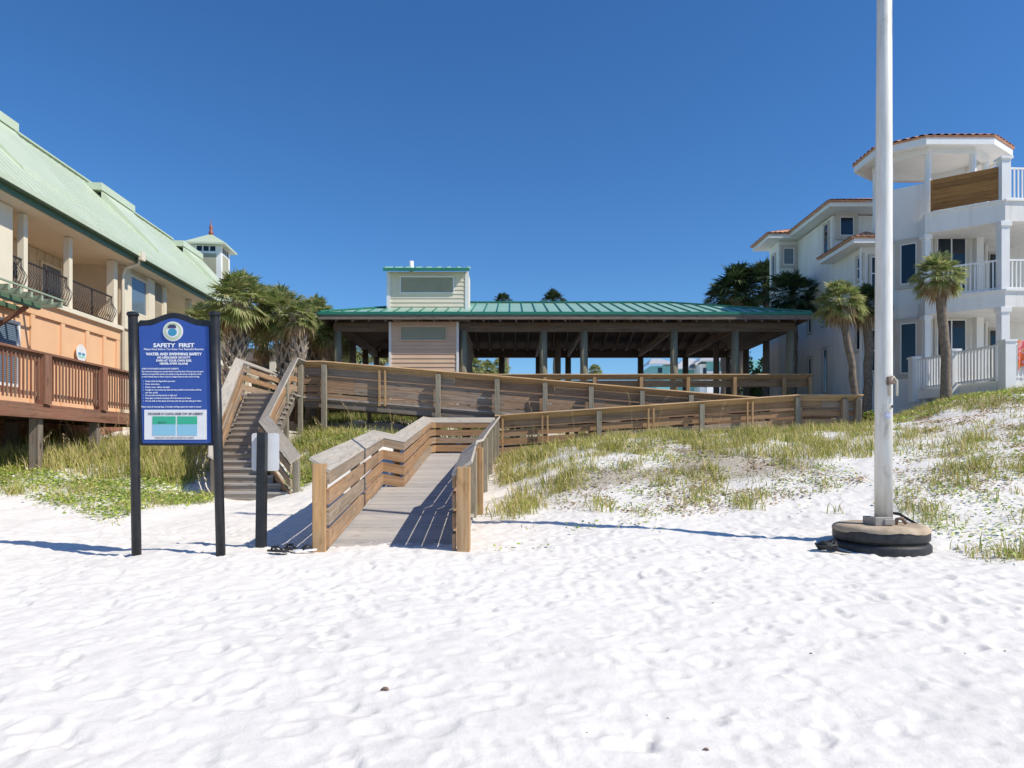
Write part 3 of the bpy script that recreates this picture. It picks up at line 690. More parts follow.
# ------------------------------------------------------------------ pavilion
pv = empty('pavilion', (2, 30, 3.25), 'long open-sided picnic pavilion with green metal hip roof on round timber posts', 'pavilion')
EX0, EX1, EY0, EY1, EZ = -7.15, 11.1, 26.0, 35.0, 6.72
RX0, RX1, RYc, RZ = -2.8, 6.9, 30.4, 7.98
c = MB()
def roofplane(mb, A, B, C, D, th=.05):
    n = (Vector(B)-Vector(A)).cross(Vector(D)-Vector(A)).normalized()
    if n.z < 0: n = -n
    P = [Vector(p) for p in (A, B, C, D)]; mb.hexa([p-n*th for p in P]+P)
c = MB()
roofplane(c, (EX0, EY0, EZ), (EX1, EY0, EZ), (RX1, RYc, RZ), (RX0, RYc, RZ))
roofplane(c, (EX1, EY1, EZ), (EX0, EY1, EZ), (RX0, RYc, RZ), (RX1, RYc, RZ))
for (a, b_, r) in (((EX0, EY1, EZ), (EX0, EY0, EZ), (RX0, RYc, RZ)), ((EX1, EY0, EZ), (EX1, EY1, EZ), (RX1, RYc, RZ))):
    c.extr([a, b_, r], (0, 0, -.05))
rf = c.build('roof', M['green_metal'], pv)
# standing seams
c = MB()
def seamline(mb, p, q, h=.045, w=.035): mb.bar(Vector(p)+Vector((0, 0, h/2)), Vector(q)+Vector((0, 0, h/2)), w, h)
xx = EX0+.35
while xx < EX1-.2:
    def topat(x):
        if x < RX0: t = (x-EX0)/(RX0-EX0)
        elif x > RX1: t = (EX1-x)/(EX1-RX1)
        else: t = 1
        return t
    t = topat(xx)
    seamline(c, (xx, EY0, EZ), (xx, EY0+(RYc-EY0)*t, EZ+(RZ-EZ)*t)); xx += .48
yy = EY0+.3
while yy < EY1:
    t = (yy-EY0)/(RYc-EY0) if yy < RYc else (EY1-yy)/(EY1-RYc)
    seamline(c, (EX1, yy, EZ), (EX1+(RX1-EX1)*t, yy, EZ+(RZ-EZ)*t)); seamline(c, (EX0, yy, EZ), (EX0+(RX0-EX0)*t, yy, EZ+(RZ-EZ)*t)); yy += .48
c.bar((RX0, RYc, RZ+.03), (RX1, RYc, RZ+.03), .22, .05)
for s in ((EX0, EY0), (EX0, EY1)): c.bar((s[0], s[1], EZ+.03), (RX0, RYc, RZ+.03), .16, .05)
for s in ((EX1, EY0), (EX1, EY1)): c.bar((s[0], s[1], EZ+.03), (RX1, RYc, RZ+.03), .16, .05)
c.build('roof_seams', M['seam'], rf)
c = MB(); z0, z1 = EZ-.10, EZ+.01
c.box(EX0-.03, EX1+.03, EY0-.05, EY0-.003, z0, z1); c.box(EX0-.03, EX1+.03, EY1+.003, EY1+.05, z0, z1); c.box(EX0-.05, EX0-.003, EY0, EY1, z0, z1); c.box(EX1+.003, EX1+.05, EY0, EY1, z0, z1)
c.build('drip_edge', M['seam'], rf)
c = MB(); z0, z1 = EZ-.27, EZ-.105
c.box(EX0+.0, EX1, EY0-.02, EY0+.03, z0, z1); c.box(EX0, EX1, EY1-.03, EY1+.02, z0, z1); c.box(EX0-.02, EX0+.03, EY0+.031, EY1-.031, z0, z1); c.box(EX1-.03, EX1+.02, EY0+.031, EY1-.031, z0, z1)
c.build('fascia', M['pile'], pv)
# timber ceiling and rafters
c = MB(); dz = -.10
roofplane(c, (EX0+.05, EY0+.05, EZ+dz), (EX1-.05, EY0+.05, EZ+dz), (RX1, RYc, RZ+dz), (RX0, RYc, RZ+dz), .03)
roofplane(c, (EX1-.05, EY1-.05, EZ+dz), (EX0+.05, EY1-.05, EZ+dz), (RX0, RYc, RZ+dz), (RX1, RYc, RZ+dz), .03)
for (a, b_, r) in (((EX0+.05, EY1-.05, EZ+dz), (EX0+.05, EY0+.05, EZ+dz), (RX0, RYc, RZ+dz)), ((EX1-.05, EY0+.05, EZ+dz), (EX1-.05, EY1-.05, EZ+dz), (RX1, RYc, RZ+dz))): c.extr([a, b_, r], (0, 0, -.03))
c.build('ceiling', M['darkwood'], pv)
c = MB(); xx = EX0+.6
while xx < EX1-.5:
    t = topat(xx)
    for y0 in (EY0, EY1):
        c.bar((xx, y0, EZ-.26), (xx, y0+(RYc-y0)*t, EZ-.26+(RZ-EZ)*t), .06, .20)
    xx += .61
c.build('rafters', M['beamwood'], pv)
c = MB()
for y in (26.75, 34.3): c.box(-6.8, 10.8, y-.09, y+.09, 6.12, 6.45)
for x in (-6.64, 10.6): c.box(x-.09, x+.09, 26.85, 34.2, 6.13, 6.44)
for x in (-1.9, 1.2, 2.75, 6.2, 8.5): c.box(x-.06, x+.06, 26.85, 34.2, 6.14, 6.38)
c.build('beams', M['beamwood'], pv)
def ppost(x, y, m, r=.15, z1=6.14):
    p = MB(); p.tube([(x, y, 3.0), (x, y, z1)], [r*1.02, r*.96], 14); p.build('post', m, pv, True)
for px in (338, 463.5, 543.5, 584, 674, 735, 790): ppost(xs(px, 26.75), 26.75, M['green_post'])
for x in (-6.64, 10.6):
    for y in (29.2, 31.7, 34.3): ppost(x, y, M['pile'], .14)
for x in (-4.2, -.5, 1.3, 2.75, 6.3, 8.5): ppost(x, 34.3, M['pile'], .15, 6.13)
for x in (2.0, 8.9): ppost(x, 30.5, M['pile'], .13, 6.7)
c = MB(); c.box(-7.0, 11.1, 25.6, 35.2, 3.1, 3.25); c.build('floor_slab', M['concrete'], pv)
# pavilion front rail
pr = empty('deck_railing', (6, 25.7, 3.25), 'straight wooden railing along the front right edge of the pavilion floor', 'railing')
railing(pr, [(-6.3, 25.55, 3.25), (10.95, 25.55, 3.25)], 1, [(.05, .2), (.66, .9)], M['cap_tan'], M['board'])
for x in (-4.5, -2.6, -.7, 1.2, 3.0, 4.7, 6.4, 8.1, 9.9, 10.85): post(pr, x, 25.47, 3.25, M['post_wood'], .12, 1.0)
# restroom block
rb = empty('restroom_block', (-3.3, 27, 3.25), 'small peach clapboard restroom with raised clerestory box poking through the pavilion roof', 'building')
wx0, wx1, wy = xs(390.5, 26.45), xs(457, 26.45), 26.45
c = MB(); c.box(wx0, wx1, wy+.03, 31, 3.25, 6.45)
for i in range(19):
    z = 3.25+i*.165; c.hexa([(wx0, wy-.012, z), (wx1, wy-.012, z), (wx1, wy+.03, z), (wx0, wy+.03, z), (wx0, wy+.012, z+.165), (wx1, wy+.012, z+.165), (wx1, wy+.03, z+.165), (wx0, wy+.03, z+.165)])
c.build('lower_wall', M['peach'], rb)
c = MB()
for x in (wx0-.06, wx1-.02): c.box(x, x+.09, wy-.03, wy+.05, 3.2, 6.44)
c.build('corner_board', M['trimwhite'], rb)
def vent(xa, xb, za, zb, y, framem, nm='window'):
    f = MB(); t = .05
    f.box(xa-t, xb+t, y-.045, y-.014, za-t, za); f.box(xa-t, xb+t, y-.045, y-.014, zb, zb+t); f.box(xa-t, xa, y-.045, y-.014, za, zb); f.box(xb, xb+t, y-.045, y-.014, za, zb)
    fo = f.build('window', framem, rb)
    s = MB(); s.box(xa, xb, y-.02, y-.013, za, zb); n = 9
    for i in range(n):
        z = za+(zb-za)*i/n; s.hexa([(xa, y-.04, z), (xb, y-.04, z), (xb, y-.025, z), (xa, y-.025, z), (xa, y-.028, z+.04), (xb, y-.028, z+.04), (xb, y-.021, z+.04), (xa, y-.021, z+.04)])
    s.box((xa+xb)/2-.02, (xa+xb)/2+.02, y-.042, y-.02, za, zb); s.build('louvre', M['sage'], fo)
vent(xs(401, 26.45), xs(446, 26.45), zs(340, 26.45), zs(327, 26.45), wy, M['peach'])
uy = 27.5; ux0, ux1 = xs(388, uy), xs(468, uy); uz1 = zs(271.5, uy)
c = MB(); c.box(ux0, ux1, uy+.03, 28.9, 6.9, uz1)
z = 6.9
while z < uz1-.1:
    h = min(.165, uz1-z); c.hexa([(ux0, uy-.012, z), (ux1, uy-.012, z), (ux1, uy+.03, z), (ux0, uy+.03, z), (ux0, uy+.012, z+h), (ux1, uy+.012, z+h), (ux1, uy+.03, z+h), (ux0, uy+.03, z+h)]); z += .165
c.build('clerestory_wall', M['cream'], rb)
c = MB()
for x in (ux0-.05, ux1-.11): c.box(x, x+.14, uy-.03, uy+.05, 6.9, uz1-.005)
c.box(ux1+.001, ux1+.02, uy+.0, uy+.2, 6.9, uz1-.01)
c.build('corner_board', M['trimwhite'], rb)
vent(xs(401, uy), xs(453, uy), zs(292.5, uy), zs(277.5, uy), uy, M['trimwhite'])
c = MB(); roofplane(c, (ux0-.10, uy-.32, uz1+.05), (ux1+.06, uy-.32, uz1+.05), (ux1+.02, 29.0, uz1+.55), (ux0-.10, 29.0, uz1+.55), .05)
x = ux0-.08
while x < ux1+.05: c.bar((x, uy-.34, uz1+.07), (x, 29, uz1+.57), .04, .05); x += .4
cr_ = c.build('clerestory_roof', M['green_metal'], rb)
c = MB(); c.box(ux0-.13, ux1+.08, uy-.37, uy-.322, uz1-.06, uz1+.05); c.build('drip_edge', M['seam'], cr_)
c = MB(); c.tube([(xs(411.5, 29), 29, uz1+.1), (xs(411.5, 29), 29, zs(262.5, 29)+.05)], .09, 10); c.build('vent_pipe', M['trimwhite'], rb, True)
c = MB(); c.box(-2.05, -1.75, 27.2, 31, 3.25, 6.3); c.build('side_wall', M['pile'], rb)

# ------------------------------------------------------------------ peach hotel on the left (local frame: d = distance left of the axis, s = along it)
AN = math.atan(.0457); ca, sa = math.cos(AN), math.sin(AN)
def Lp(d, s, z): return Vector((-d*ca-s*sa, s*ca-(d-12)*sa, z))
def lbox(mb, d0, d1, s0, s1, z0, z1):
    mb.hexa([Lp(d1, s0, z0), Lp(d0, s0, z0), Lp(d0, s1, z0), Lp(d1, s1, z0), Lp(d1, s0, z1), Lp(d0, s0, z1), Lp(d0, s1, z1), Lp(d1, s1, z1)])
ht = empty('hotel', tuple(Lp(12.4, 20, 2.3)), 'peach and cream two-storey hotel with pale green metal roof and upper gallery', 'building')
c = MB(); lbox(c, 12.4, 20, 6, 24, 1.0, 5.72); c.build('lower_wall', M['orange'], ht)
c = MB()
for s in (14.6, 16.4, 19.35, 20.75, 22.05, 23.05): lbox(c, 12.34, 12.4, s-.09, s+.09, 2.6, 5.35)
lbox(c, 12.33, 12.4, 6, 24.0, 5.35, 5.70); lbox(c, 12.34, 12.4, 23.8, 24.0, 2.6, 5.35); lbox(c, 12.34, 12.4, 6, 24, 2.45, 2.75)
c.build('wall_battens', M['orange'], ht)
c = MB(); lbox(c, 12.22, 12.5, 6, 24.05, 5.70, 5.83); c.build('floor_band', M['cream'], ht)
# upper storey
c = MB()
lbox(c, 12.4, 14.4, 6, 18.45, 5.83, 8.02); lbox(c, 14.2, 20, 18.45, 24.3, 5.83, 8.02); lbox(c, 12.4, 20, 24.3, 27.4, 1.5, 8.02)
lbox(c, 12.4, 14.3, 26.0, 27.3, 5.84, 8.0); lbox(c, 14.4, 20, 27.4, 40, 1.5, 8.02)
c.build('upper_wall', M['beige'], ht)
for q in ((12.34, 12.41, 17.95, 18.5, 5.83, 8.0), (12.35, 12.41, 15, 17.4, 5.83, 6.35), (12.35, 12.41, 15, 17.94, 7.92, 8.01), (12.3, 12.41, 26.0, 26.5, 3, 8.0), (12.34, 12.4, 24.3, 24.75, 6.46, 8.0), (12.33, 12.41, 24.2, 25.99, 5.83, 6.45)):
    c = MB(); lbox(c, *q); c.build('wall_trim', M['cream'], ht)
for s, w in ((19.05, .17), (21.15, .17), (23.75, .24), (27.5, .22), (29.9, .2), (32.3, .22), (35, .22)):
    c = MB(); lbox(c, 12.35, 12.35+w, s-w/2, s+w/2, 5.83, 8.0); c.build('column', M['cream'], ht)
for s in (29.9, 32.5, 35, 37.5):
    c = MB(); lbox(c, 12.3, 12.7, s-.2, s+.2, 1.8, 5.7); c.build('pier', M['cream'], ht)
c = MB(); lbox(c, 12.2, 14.4, 27.4, 40, 5.60, 5.83); c.build('gallery_floor', M['cream'], ht)
c = MB(); lbox(c, 11.95, 14.5, 6, 40, 8.02, 8.10); c.build('soffit', M['cream'], ht)
c = MB(); lbox(c, 14.12, 14.2, 18.5, 24.3, 5.83, 8.0)
for k_ in range(14): lbox(c, 14.08, 14.12, 18.7+.41*k_, 18.76+.41*k_, 5.83, 8.0)
c.build('gallery_wall', M['beige'], ht)
def lwin(parent, d, s0, s1, z0, z1, fm, gm, t=.08, mun=(1, 1)):
    f = MB(); p = .05
    lbox(f, d-p, d, s0-t, s1+t, z0-t, z0); lbox(f, d-p, d, s0-t, s1+t, z1, z1+t); lbox(f, d-p, d, s0-t, s0, z0, z1); lbox(f, d-p, d, s1, s1+t, z0, z1)
    for i in range(1, mun[0]): s = s0+(s1-s0)*i/mun[0]; lbox(f, d-p, d, s-.02, s+.02, z0, z1)
    for i in range(1, mun[1]): z = z0+(z1-z0)*i/mun[1]; lbox(f, d-p+.002, d, s0, s1, z-.02, z+.02)
    fo = f.build('window', fm, parent); g = MB(); lbox(g, d-.02, d-.008, s0, s1, z0, z1); g.build('pane', gm, fo)
lwin(ht, 12.4, 15.8, 17.85, 6.45, 7.9, M['cream'], M['bglass'])
lwin(ht, 12.4, 16.6, 18.75, 3.35, 4.95, M['trimwhite'], M['bglass'], mun=(2, 1))
lwin(ht, 12.4, 24.85, 25.95, 6.55, 7.75, M['cream'], M['bglass'])
lwin(ht, 14.1, 22.6, 23.6, 6.3, 7.6, M['cream'], M['bglass'])
for s in (28.2, 31.0): lwin(ht, 14.4, s, s+1.2, 6.0, 7.6, M['cream'], M['glass'])
for s, z in ((21.0, 7.0), ):
    c = MB(); lbox(c, 13.9, 14.08, s-.12, s+.12, z-.25, z+.2); c.build('wall_lamp', M['black'], ht)
# balcony ironwork with bellied balusters
for sa0, sb0 in ((18.5, 18.97), (19.14, 21.06), (21.24, 23.63)):
    c = MB(); c.bar(Lp(12.42, sa0, 6.75), Lp(12.42, sb0, 6.75), .05, .04); c.bar(Lp(12.42, sa0, 5.92), Lp(12.42, sb0, 5.92), .03, .03)
    n = max(3, int((sb0-sa0)/.115))
    for i in range(n+1):
        s = sa0+(sb0-sa0)*i/n
        c.tube([Lp(12.42, s, 5.92), Lp(12.30, s, 6.15), Lp(12.28, s+.03, 6.3), Lp(12.40, s-.02, 6.55), Lp(12.42, s, 6.75)], .011, 5, False)
    mid = (sa0+sb0)/2
    if sb0-sa0 > 1: c.bar(Lp(12.42, mid, 5.9), Lp(12.42, mid, 6.75), .04, .04)
    c.build('iron_railing', M['iron'], ht)
c = MB(); c.bar(Lp(12.42, 27.6, 6.75), Lp(12.42, 29.8, 6.75), .05, .05)
for i in range(16): c.bar(Lp(12.42, 27.65+i*.14, 5.85), Lp(12.42, 27.65+i*.14, 6.75), .03, .03)
c.build('baluster_railing', M['cream'], ht)
for s in (30.4, 31.4): 
    c = MB(); c.tube([Lp(12.9, s, 6.3), Lp(12.9, s, 6.75)], .2, 10); c.build('lantern', M['black'], ht, True)
# roof
c = MB(); roofplane(c, Lp(11.78, 6, 8.38), Lp(11.78, 38.5, 8.38), Lp(16, 36.5, 12.5), Lp(16, 6, 12.5), .1)
roofplane(c, Lp(20.2, 38.5, 8.38), Lp(20.2, 6, 8.38), Lp(16, 6, 12.5), Lp(16, 36.5, 12.5), .1)
c.extr([Lp(20.2, 38.5, 8.38), Lp(11.78, 38.5, 8.38), Lp(16, 36.5, 12.5)], (0, 0, -.08))
rf = c.build('roof', M['pale_metal'], ht)
c = MB(); s = 8.2
nrm = Vector((4.12, 0, 4.22)).normalized()
while s < 38: 
    t = 1 if s < 36.5 else max(0, (38.5-s)/2)
    a = Lp(11.78, s, 8.40); b_ = Lp(11.78+4.22*t, s, 8.40+4.12*t); c.bar(a, b_, .02, .008); s += .42
c.bar(Lp(16, 6, 12.53), Lp(16, 36.5, 12.53), .25, .05); c.build('roof_seams', M['pale_metal'], rf)
for s0, s1 in ((19.6, 23.0), (28.0, 30.7), (35.7, 38.2)):
    c = MB(); za = 12.24
    # raised panel: flat cap then a plane just above the roof slope
    A0, A1 = Lp(16.6, s0, za), Lp(16.6, s1, za); B0, B1 = Lp(15.05, s0, za), Lp(15.05, s1, za)
    c.hexa([Lp(15.05, s0, za-.28), Lp(16.6, s0, za-.28), Lp(16.6, s1, za-.28), Lp(15.05, s1, za-.28), B0, A0, A1, B1])
    D0, D1 = Lp(13.0, s0+.35, 9.66), Lp(13.0, s1-.35, 9.66)
    c.hexa([Lp(15.12, s0+.1, 11.2), Lp(12.95, s0+.4, 9.2), Lp(12.95, s1-.4, 9.2), Lp(15.12, s1-.1, 11.2), Lp(15.12, s0+.1, za-.285), D0, D1, Lp(15.12, s1-.1, za-.285)])
    c.build('roof_dormer', M['pale_metal'], rf)
# gutter and fascia
c = MB(); lbox(c, 11.62, 11.8, 6, 38.5, 8.22, 8.36); c.build('gutter', M['pale_metal'], ht)
c = MB(); lbox(c, 11.8, 11.86, 6, 38.4, 8.04, 8.30); lbox(c, 11.66, 11.79, 6, 38.5, 8.19, 8.219); c.build('fascia', M['gutter'], ht)
c = MB(); lbox(c, 11.86, 11.95, 6, 38.4, 8.02, 8.12); c.build('eave_board', M['cream'], ht)
c = MB(); c.tube([Lp(11.72, 24.05, 8.2), Lp(11.75, 24.1, 8.0), Lp(12.2, 24.12, 7.85), Lp(12.3, 24.12, 7.6), Lp(12.3, 24.12, 2.5)], .055, 8); c.build('downspout', M['cream'], ht, True)
c = MB(); lbox(c, 11.55, 11.66, 23.9, 24.15, 8.1, 8.38); c.build('rainwater_head', M['cream'], ht)
# round sign on the wall
c = MB(); p0 = at(91, 353, 21.7); dd = 12.33
ctr = Lp(12.30, 21.6, 4.58); rr = .27; u = (Lp(0, 1, 0)-Lp(0, 0, 0)); w = Vector((0, 0, 1)); nn = (Lp(0, 0, 0)-Lp(1, 0, 0))
def wdisc(mb, r, off, z=1, cz=0): mb.extr([ctr+nn*off+w*cz+u*r*math.cos(t*.2244)+w*r*z*math.sin(t*.2244) for t in range(28)], nn*.012)
rs = empty('round_sign', tuple(ctr), 'round white and aqua plaque on the peach hotel wall above the deck rail', 'sign')
wdisc(c, rr, 0); c.build('disc', M['white'], rs)
c = MB()
for k_ in (-1, 1): c.extr([ctr+nn*.014+u*(k_*.10+.085*math.cos(t*.45))+w*(-.02+.035*math.sin(t*.45)) for t in range(14)], nn*.006)
c.build('emblem', M['sealblue'], rs)
c = MB(); c.extr([ctr+nn*.013+u*.2*math.cos(t)+w*(-.07+.08*math.sin(t)) for t in [math.pi+i*math.pi/12 for i in range(13)]], nn*.004); c.build('lower_field', mat('aqua_paint', (.35, .68, .60), .5), rs)
# trellis awning
tr = empty('trellis_awning', tuple(Lp(11.9, 16, 5.4)), 'green lattice awning fixed over the blue lower window at left edge', 'awning')
c = MB(); c.bar(Lp(11.55, 12, 5.33), Lp(11.55, 18.3, 5.33), .10, .14); c.bar(Lp(12.3, 12, 5.36), Lp(12.3, 18.8, 5.36), .08, .12); c.build('beam', M['gutter'], tr)
c = MB(); s = 12.0
while s < 19.0: c.bar(Lp(11.2, s, 5.48), Lp(12.38, s+.25, 5.52), .055, .14); s += .42
c.bar(Lp(11.2, 12, 5.60), Lp(11.2, 18.9, 5.60), .05, .04); c.bar(Lp(11.8, 12, 5.62), Lp(11.8, 19, 5.62), .05, .04)
c.build('slats', mottled('sage_green_paint', (.28, .36, .26), (.36, .45, .34), 4, .6, 0), tr)
for s in (13, 15.6, 17.9):
    c = MB(); c.bar(Lp(12.38, s, 4.75), Lp(11.6, s, 5.27), .09, .09); c.build('brace', M['stained'], tr)
# raised stained deck with pickets
dk = empty('hotel_deck', tuple(Lp(9.9, 18, 2.6)), 'red-brown stained timber deck on piles in front of the peach hotel', 'deck')
planks(dk, Lp(12.3, 8, 2.62), Lp(12.3, 21.6, 2.62), Lp(9.9, 8, 2.62), Lp(9.9, 21.6, 2.62), m=M['stained'])
c = MB(); lbox(c, 9.8, 9.86, 8, 21.7, 2.31, 2.625); lbox(c, 9.86, 12.3, 21.64, 21.7, 2.31, 2.62); c.build('fascia_board', M['stained'], dk)
c = MB()
for s in range(9, 22): lbox(c, 9.9, 12.3, s-.03, s+.03, 2.34, 2.57)
c.build('joists', M['darkwood'], dk)
c = MB(); lbox(c, 9.76, 9.94, 8, 21.75, 3.74, 3.79); lbox(c, 9.86, 9.90, 8, 21.7, 3.58, 3.738); lbox(c, 9.86, 9.90, 8, 21.7, 2.80, 2.89); c.build('hand_rail', M['stained'], dk)
for s in (8.5, 10.9, 13.3, 15.7, 18.1, 20.4, 21.6):
    c = MB(); lbox(c, 9.74, 9.98, s-.12, s+.12, 2.63, 3.735); c.build('rail_post', M['stained'], dk)
s = 8.6; c = MB()
while s < 21.5:
    lbox(c, 9.82, 9.85, s-.015, s+.015, 2.72, 3.66); s += .13
tag(c.build('pickets', M['stained'], dk), kind='stuff')
c = MB(); lbox(c, 12.2, 12.33, 6, 23.9, .5, 2.44); c.build('skirt_boards', M['stained'], dk)
for s in (10.9, 13.3, 15.7, 18.1, 20.4):
    c = MB(); lbox(c, 9.92, 10.12, s-.09, s+.09, .5, 2.31); c.build('pile', M['pile'], dk)
    c = MB(); lbox(c, 12.0, 12.24, s-.12, s+.12, .5, 2.31); c.build('pile', M['pile'], dk)
# cupola
cu = empty('cupola', (-16.9, 40, 12), 'white louvred cupola with little green hip roof and red finial above the hotel', 'cupola')
cx, cy = -17.2, 40.0; a = math.radians(5); e1 = Vector((math.cos(a), math.sin(a), 0)); e2 = Vector((-math.sin(a), math.cos(a), 0)); hw = .80
def cb(mb, u0, u1, v0, v1, z0, z1):
    O = Vector((cx, cy, 0)); mb.hexa([O+e1*u+e2*v+Vector((0, 0, z)) for z in (z0, z1) for u, v in ((u0, v0), (u1, v0), (u1, v1), (u0, v1))])
c = MB(); cb(c, -hw, hw, -hw, hw, 10, 13.15); c.build('wall', M['trimwhite'], cu)
for q0, q1 in ((-.5, -.22), (-.14, .14), (.22, .5)):
    c = MB(); cb(c, q0, q1, -hw-.01, -hw+.02, 12.75, 13.02); c.build('window', M['glass'], cu)
    c = MB(); cb(c, hw-.02, hw+.01, q0, q1, 12.75, 13.02); c.build('window', M['glass'], cu)
c = MB(); cb(c, -.55, .55, -hw-.012, -hw+.02, 11.4, 12.62); cb(c, hw-.02, hw+.012, -.5, .5, 11.4, 12.62); c.build('louvre', M['sage'], cu)
c = MB(); O = Vector((cx, cy, 0)); r4 = [O+e1*u+e2*v+Vector((0, 0, 13.17)) for u, v in ((-1.12, -1.12), (1.12, -1.12), (1.12, 1.12), (-1.12, 1.12))]; ap = O+Vector((0, 0, 13.95))
b = len(c.v); c.v += [tuple(p) for p in r4]+[tuple(p+Vector((0, 0, -.1))) for p in r4]+[tuple(ap)]
for i in range(4):
    j = (i+1) % 4; c.f += [(b+i, b+j, b+8), (b+4+i, b+4+j, b+j, b+i)]; c.uv += [(0, 0)]*7
c.f.append((b+7, b+6, b+5, b+4)); c.uv += [(0, 0)]*4; c.build('roof', M['pale_metal'], cu)
c = MB(); c.tube([(cx, cy, 13.85), (cx, cy, 14.05), (cx, cy, 14.15), (cx, cy, 14.3), (cx, cy, 14.4), (cx, cy, 14.5), (cx, cy, 14.8)], [.14, .13, .07, .11, .07, .025, .01], 10); c.build('finial', M['redpaint'], cu, True)

# low colonnaded wing glimpsed behind the palms
wg = empty('hotel_wing', (-15, 44, 2.9), 'low cream-columned wing glimpsed in shadow behind the palms left of the pavilion', 'building')
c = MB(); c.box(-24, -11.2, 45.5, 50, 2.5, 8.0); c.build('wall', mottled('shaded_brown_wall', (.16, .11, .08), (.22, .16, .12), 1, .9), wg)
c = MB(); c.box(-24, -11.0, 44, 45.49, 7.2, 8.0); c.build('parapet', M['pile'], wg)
for px in (215, 243, 271, 283, 306, 331):
    c = MB(); x = xs(px, 44); c.box(x-.3, x+.3, 44.02, 44.6, 2.5, 7.19); c.build('column', M['cream'], wg)
# ------------------------------------------------------------------ stucco house on the right
hs = empty('beach_house', (15, 27, 3.2), 'large off-white stucco beach house with terracotta tiles, stacked balconies and octagonal belvedere', 'house')
def tile_roof(name, A, B, C, D, parent, pitch=.22, amp=.035):
    """corrugated tile surface; A-B is the eave, D-C the top edge"""
    A, B, C, D = map(Vector, (A, B, C, D)); nu = max(4, int((B-A).length/pitch)*6); nv = max(2, int((D-A).length/.35))
    n = (B-A).cross(D-A).normalized(); n = n if n.z > 0 else -n
    mb = MB()
    for j in range(nv+1):
        for i in range(nu+1):
            u, v = i/nu, j/nv; p = A.lerp(B, u).lerp(D.lerp(C, u), v); h = abs(math.sin(math.pi*(B-A).length*u/pitch))*amp
            mb.v.append(tuple(p+n*(h+.03)))
    for j in range(nv):
        for i in range(nu):
            mb.f.append((j*(nu+1)+i, j*(nu+1)+i+1, (j+1)*(nu+1)+i+1, (j+1)*(nu+1)+i)); mb.uv += [(0, 0)]*4
    o = len(mb.v)
    mb.hexa([A-n*.04, B-n*.04, C-n*.04, D-n*.04, A+n*.028, B+n*.028, C+n*.028, D+n*.028])
    return mb.build(name, M['tile'], parent)
def win(parent, c0, u, w, z0, z1, sur=.16, mun=(1, 1), fm='surround', gm='glass', slim='trimwhite'):
    """window centred at c0 (xy) on a wall whose horizontal direction is u; outward = right of u"""
    u = Vector((u[0], u[1], 0)).normalized(); n = Vector((u.y, -u.x, 0)); C0 = Vector((c0[0], c0[1], 0))
    def b(mb, a0, a1, za, zb, n0, n1):
        P = [C0+u*a+n*q+Vector((0, 0, z)) for z in (za, zb) for a, q in ((a0, n1), (a1, n1), (a1, n0), (a0, n0))]; mb.hexa(P)
    f = MB(); h = w/2
    if sur:
        b(f, -h-sur, h+sur, z1, z1+sur, 0, .06); b(f, -h-sur, h+sur, z0-sur, z0, 0, .06); b(f, -h-sur, -h, z0, z1, 0, .06); b(f, h, h+sur, z0, z1, 0, .06)
        fo = f.build('window', M[fm], parent); s = MB()
    else: s = f
    t = .035
    b(s, -h, h, z1-t, z1, 0, .045); b(s, -h, h, z0, z0+t, 0, .045); b(s, -h, -h+t, z0+t, z1-t, 0, .045); b(s, h-t, h, z0+t, z1-t, 0, .045)
    for i in range(1, mun[0]): a_ = -h+w*i/mun[0]; b(s, a_-.02, a_+.02, z0+t, z1-t, 0, .04)
    for i in range(1, mun[1]): zz = z0+(z1-z0)*i/mun[1]; b(s, -h+t, h-t, zz-.02, zz+.02, 0, .042)
    if sur: s.build('sash', M[slim], fo)
    else: fo = s.build('window', M[slim], parent)
    g = MB(); b(g, -h+.01, h-.01, z0+.01, z1-.01, .002, .02); g.build('pane', M[gm], fo)
# volumes A (far), B, C (near low)
WX = 12.5
c = MB(); c.box(11.7, 20, 30.7, 31.8, 2.2, 10.75); c.box(WX, 20, 27.3, 30.69, 2.2, 10.74); c.box(WX, 20, 25.0, 27.29, 2.2, 8.85); c.box(13.4, 19.95, 25.05, 27.2, 8.8, 9.38)
c.build('wall', M['stucco'], hs)
# tower body: octagon with parapet
OC = (15.0, 25.15); R8 = [(-.8, -1.25), (.8, -1.25), (1.75, -.5), (1.75, .5), (.8, 1.25), (-.8, 1.25), (-1.75, .5), (-1.75, -.5)]
o8 = lambda k_=1.0: [(OC[0]+x*k_, OC[1]+y*k_) for x, y in R8]
c = MB(); c.prism(o8(), 2.2, 9.5)
P8 = o8(); Q8 = o8(.94)
for i in (7, 6): # parapet sides left and back-left
    j = (i+1) % 8; c.hexa([(*P8[i], 9.5), (*P8[j], 9.5), (*Q8[j], 9.5), (*Q8[i], 9.5), (*P8[i], 10.73), (*P8[j], 10.73), (*Q8[j], 10.73), (*Q8[i], 10.73)])
c.build('tower', M['stucco'], hs)
for i in range(8):
    c = MB(); x, y = o8(.96)[i]; c.tube([(x, y, 9.5), (x, y, 11.95)], .11, 8); c.build('belvedere_post', M['trimwhite'], hs)
ef = [(15.03+x, 25.15+y) for x, y in ((-1.12, -1.65), (1.12, -1.65), (2.37, -.75), (2.37, .75), (1.12, 1.65), (-1.12, 1.65), (-2.33, .75), (-2.33, -.75))]; ring = o8(.90); ringo = o8(1.03)
c = MB()
c.prism(ef, 11.93, 11.99)
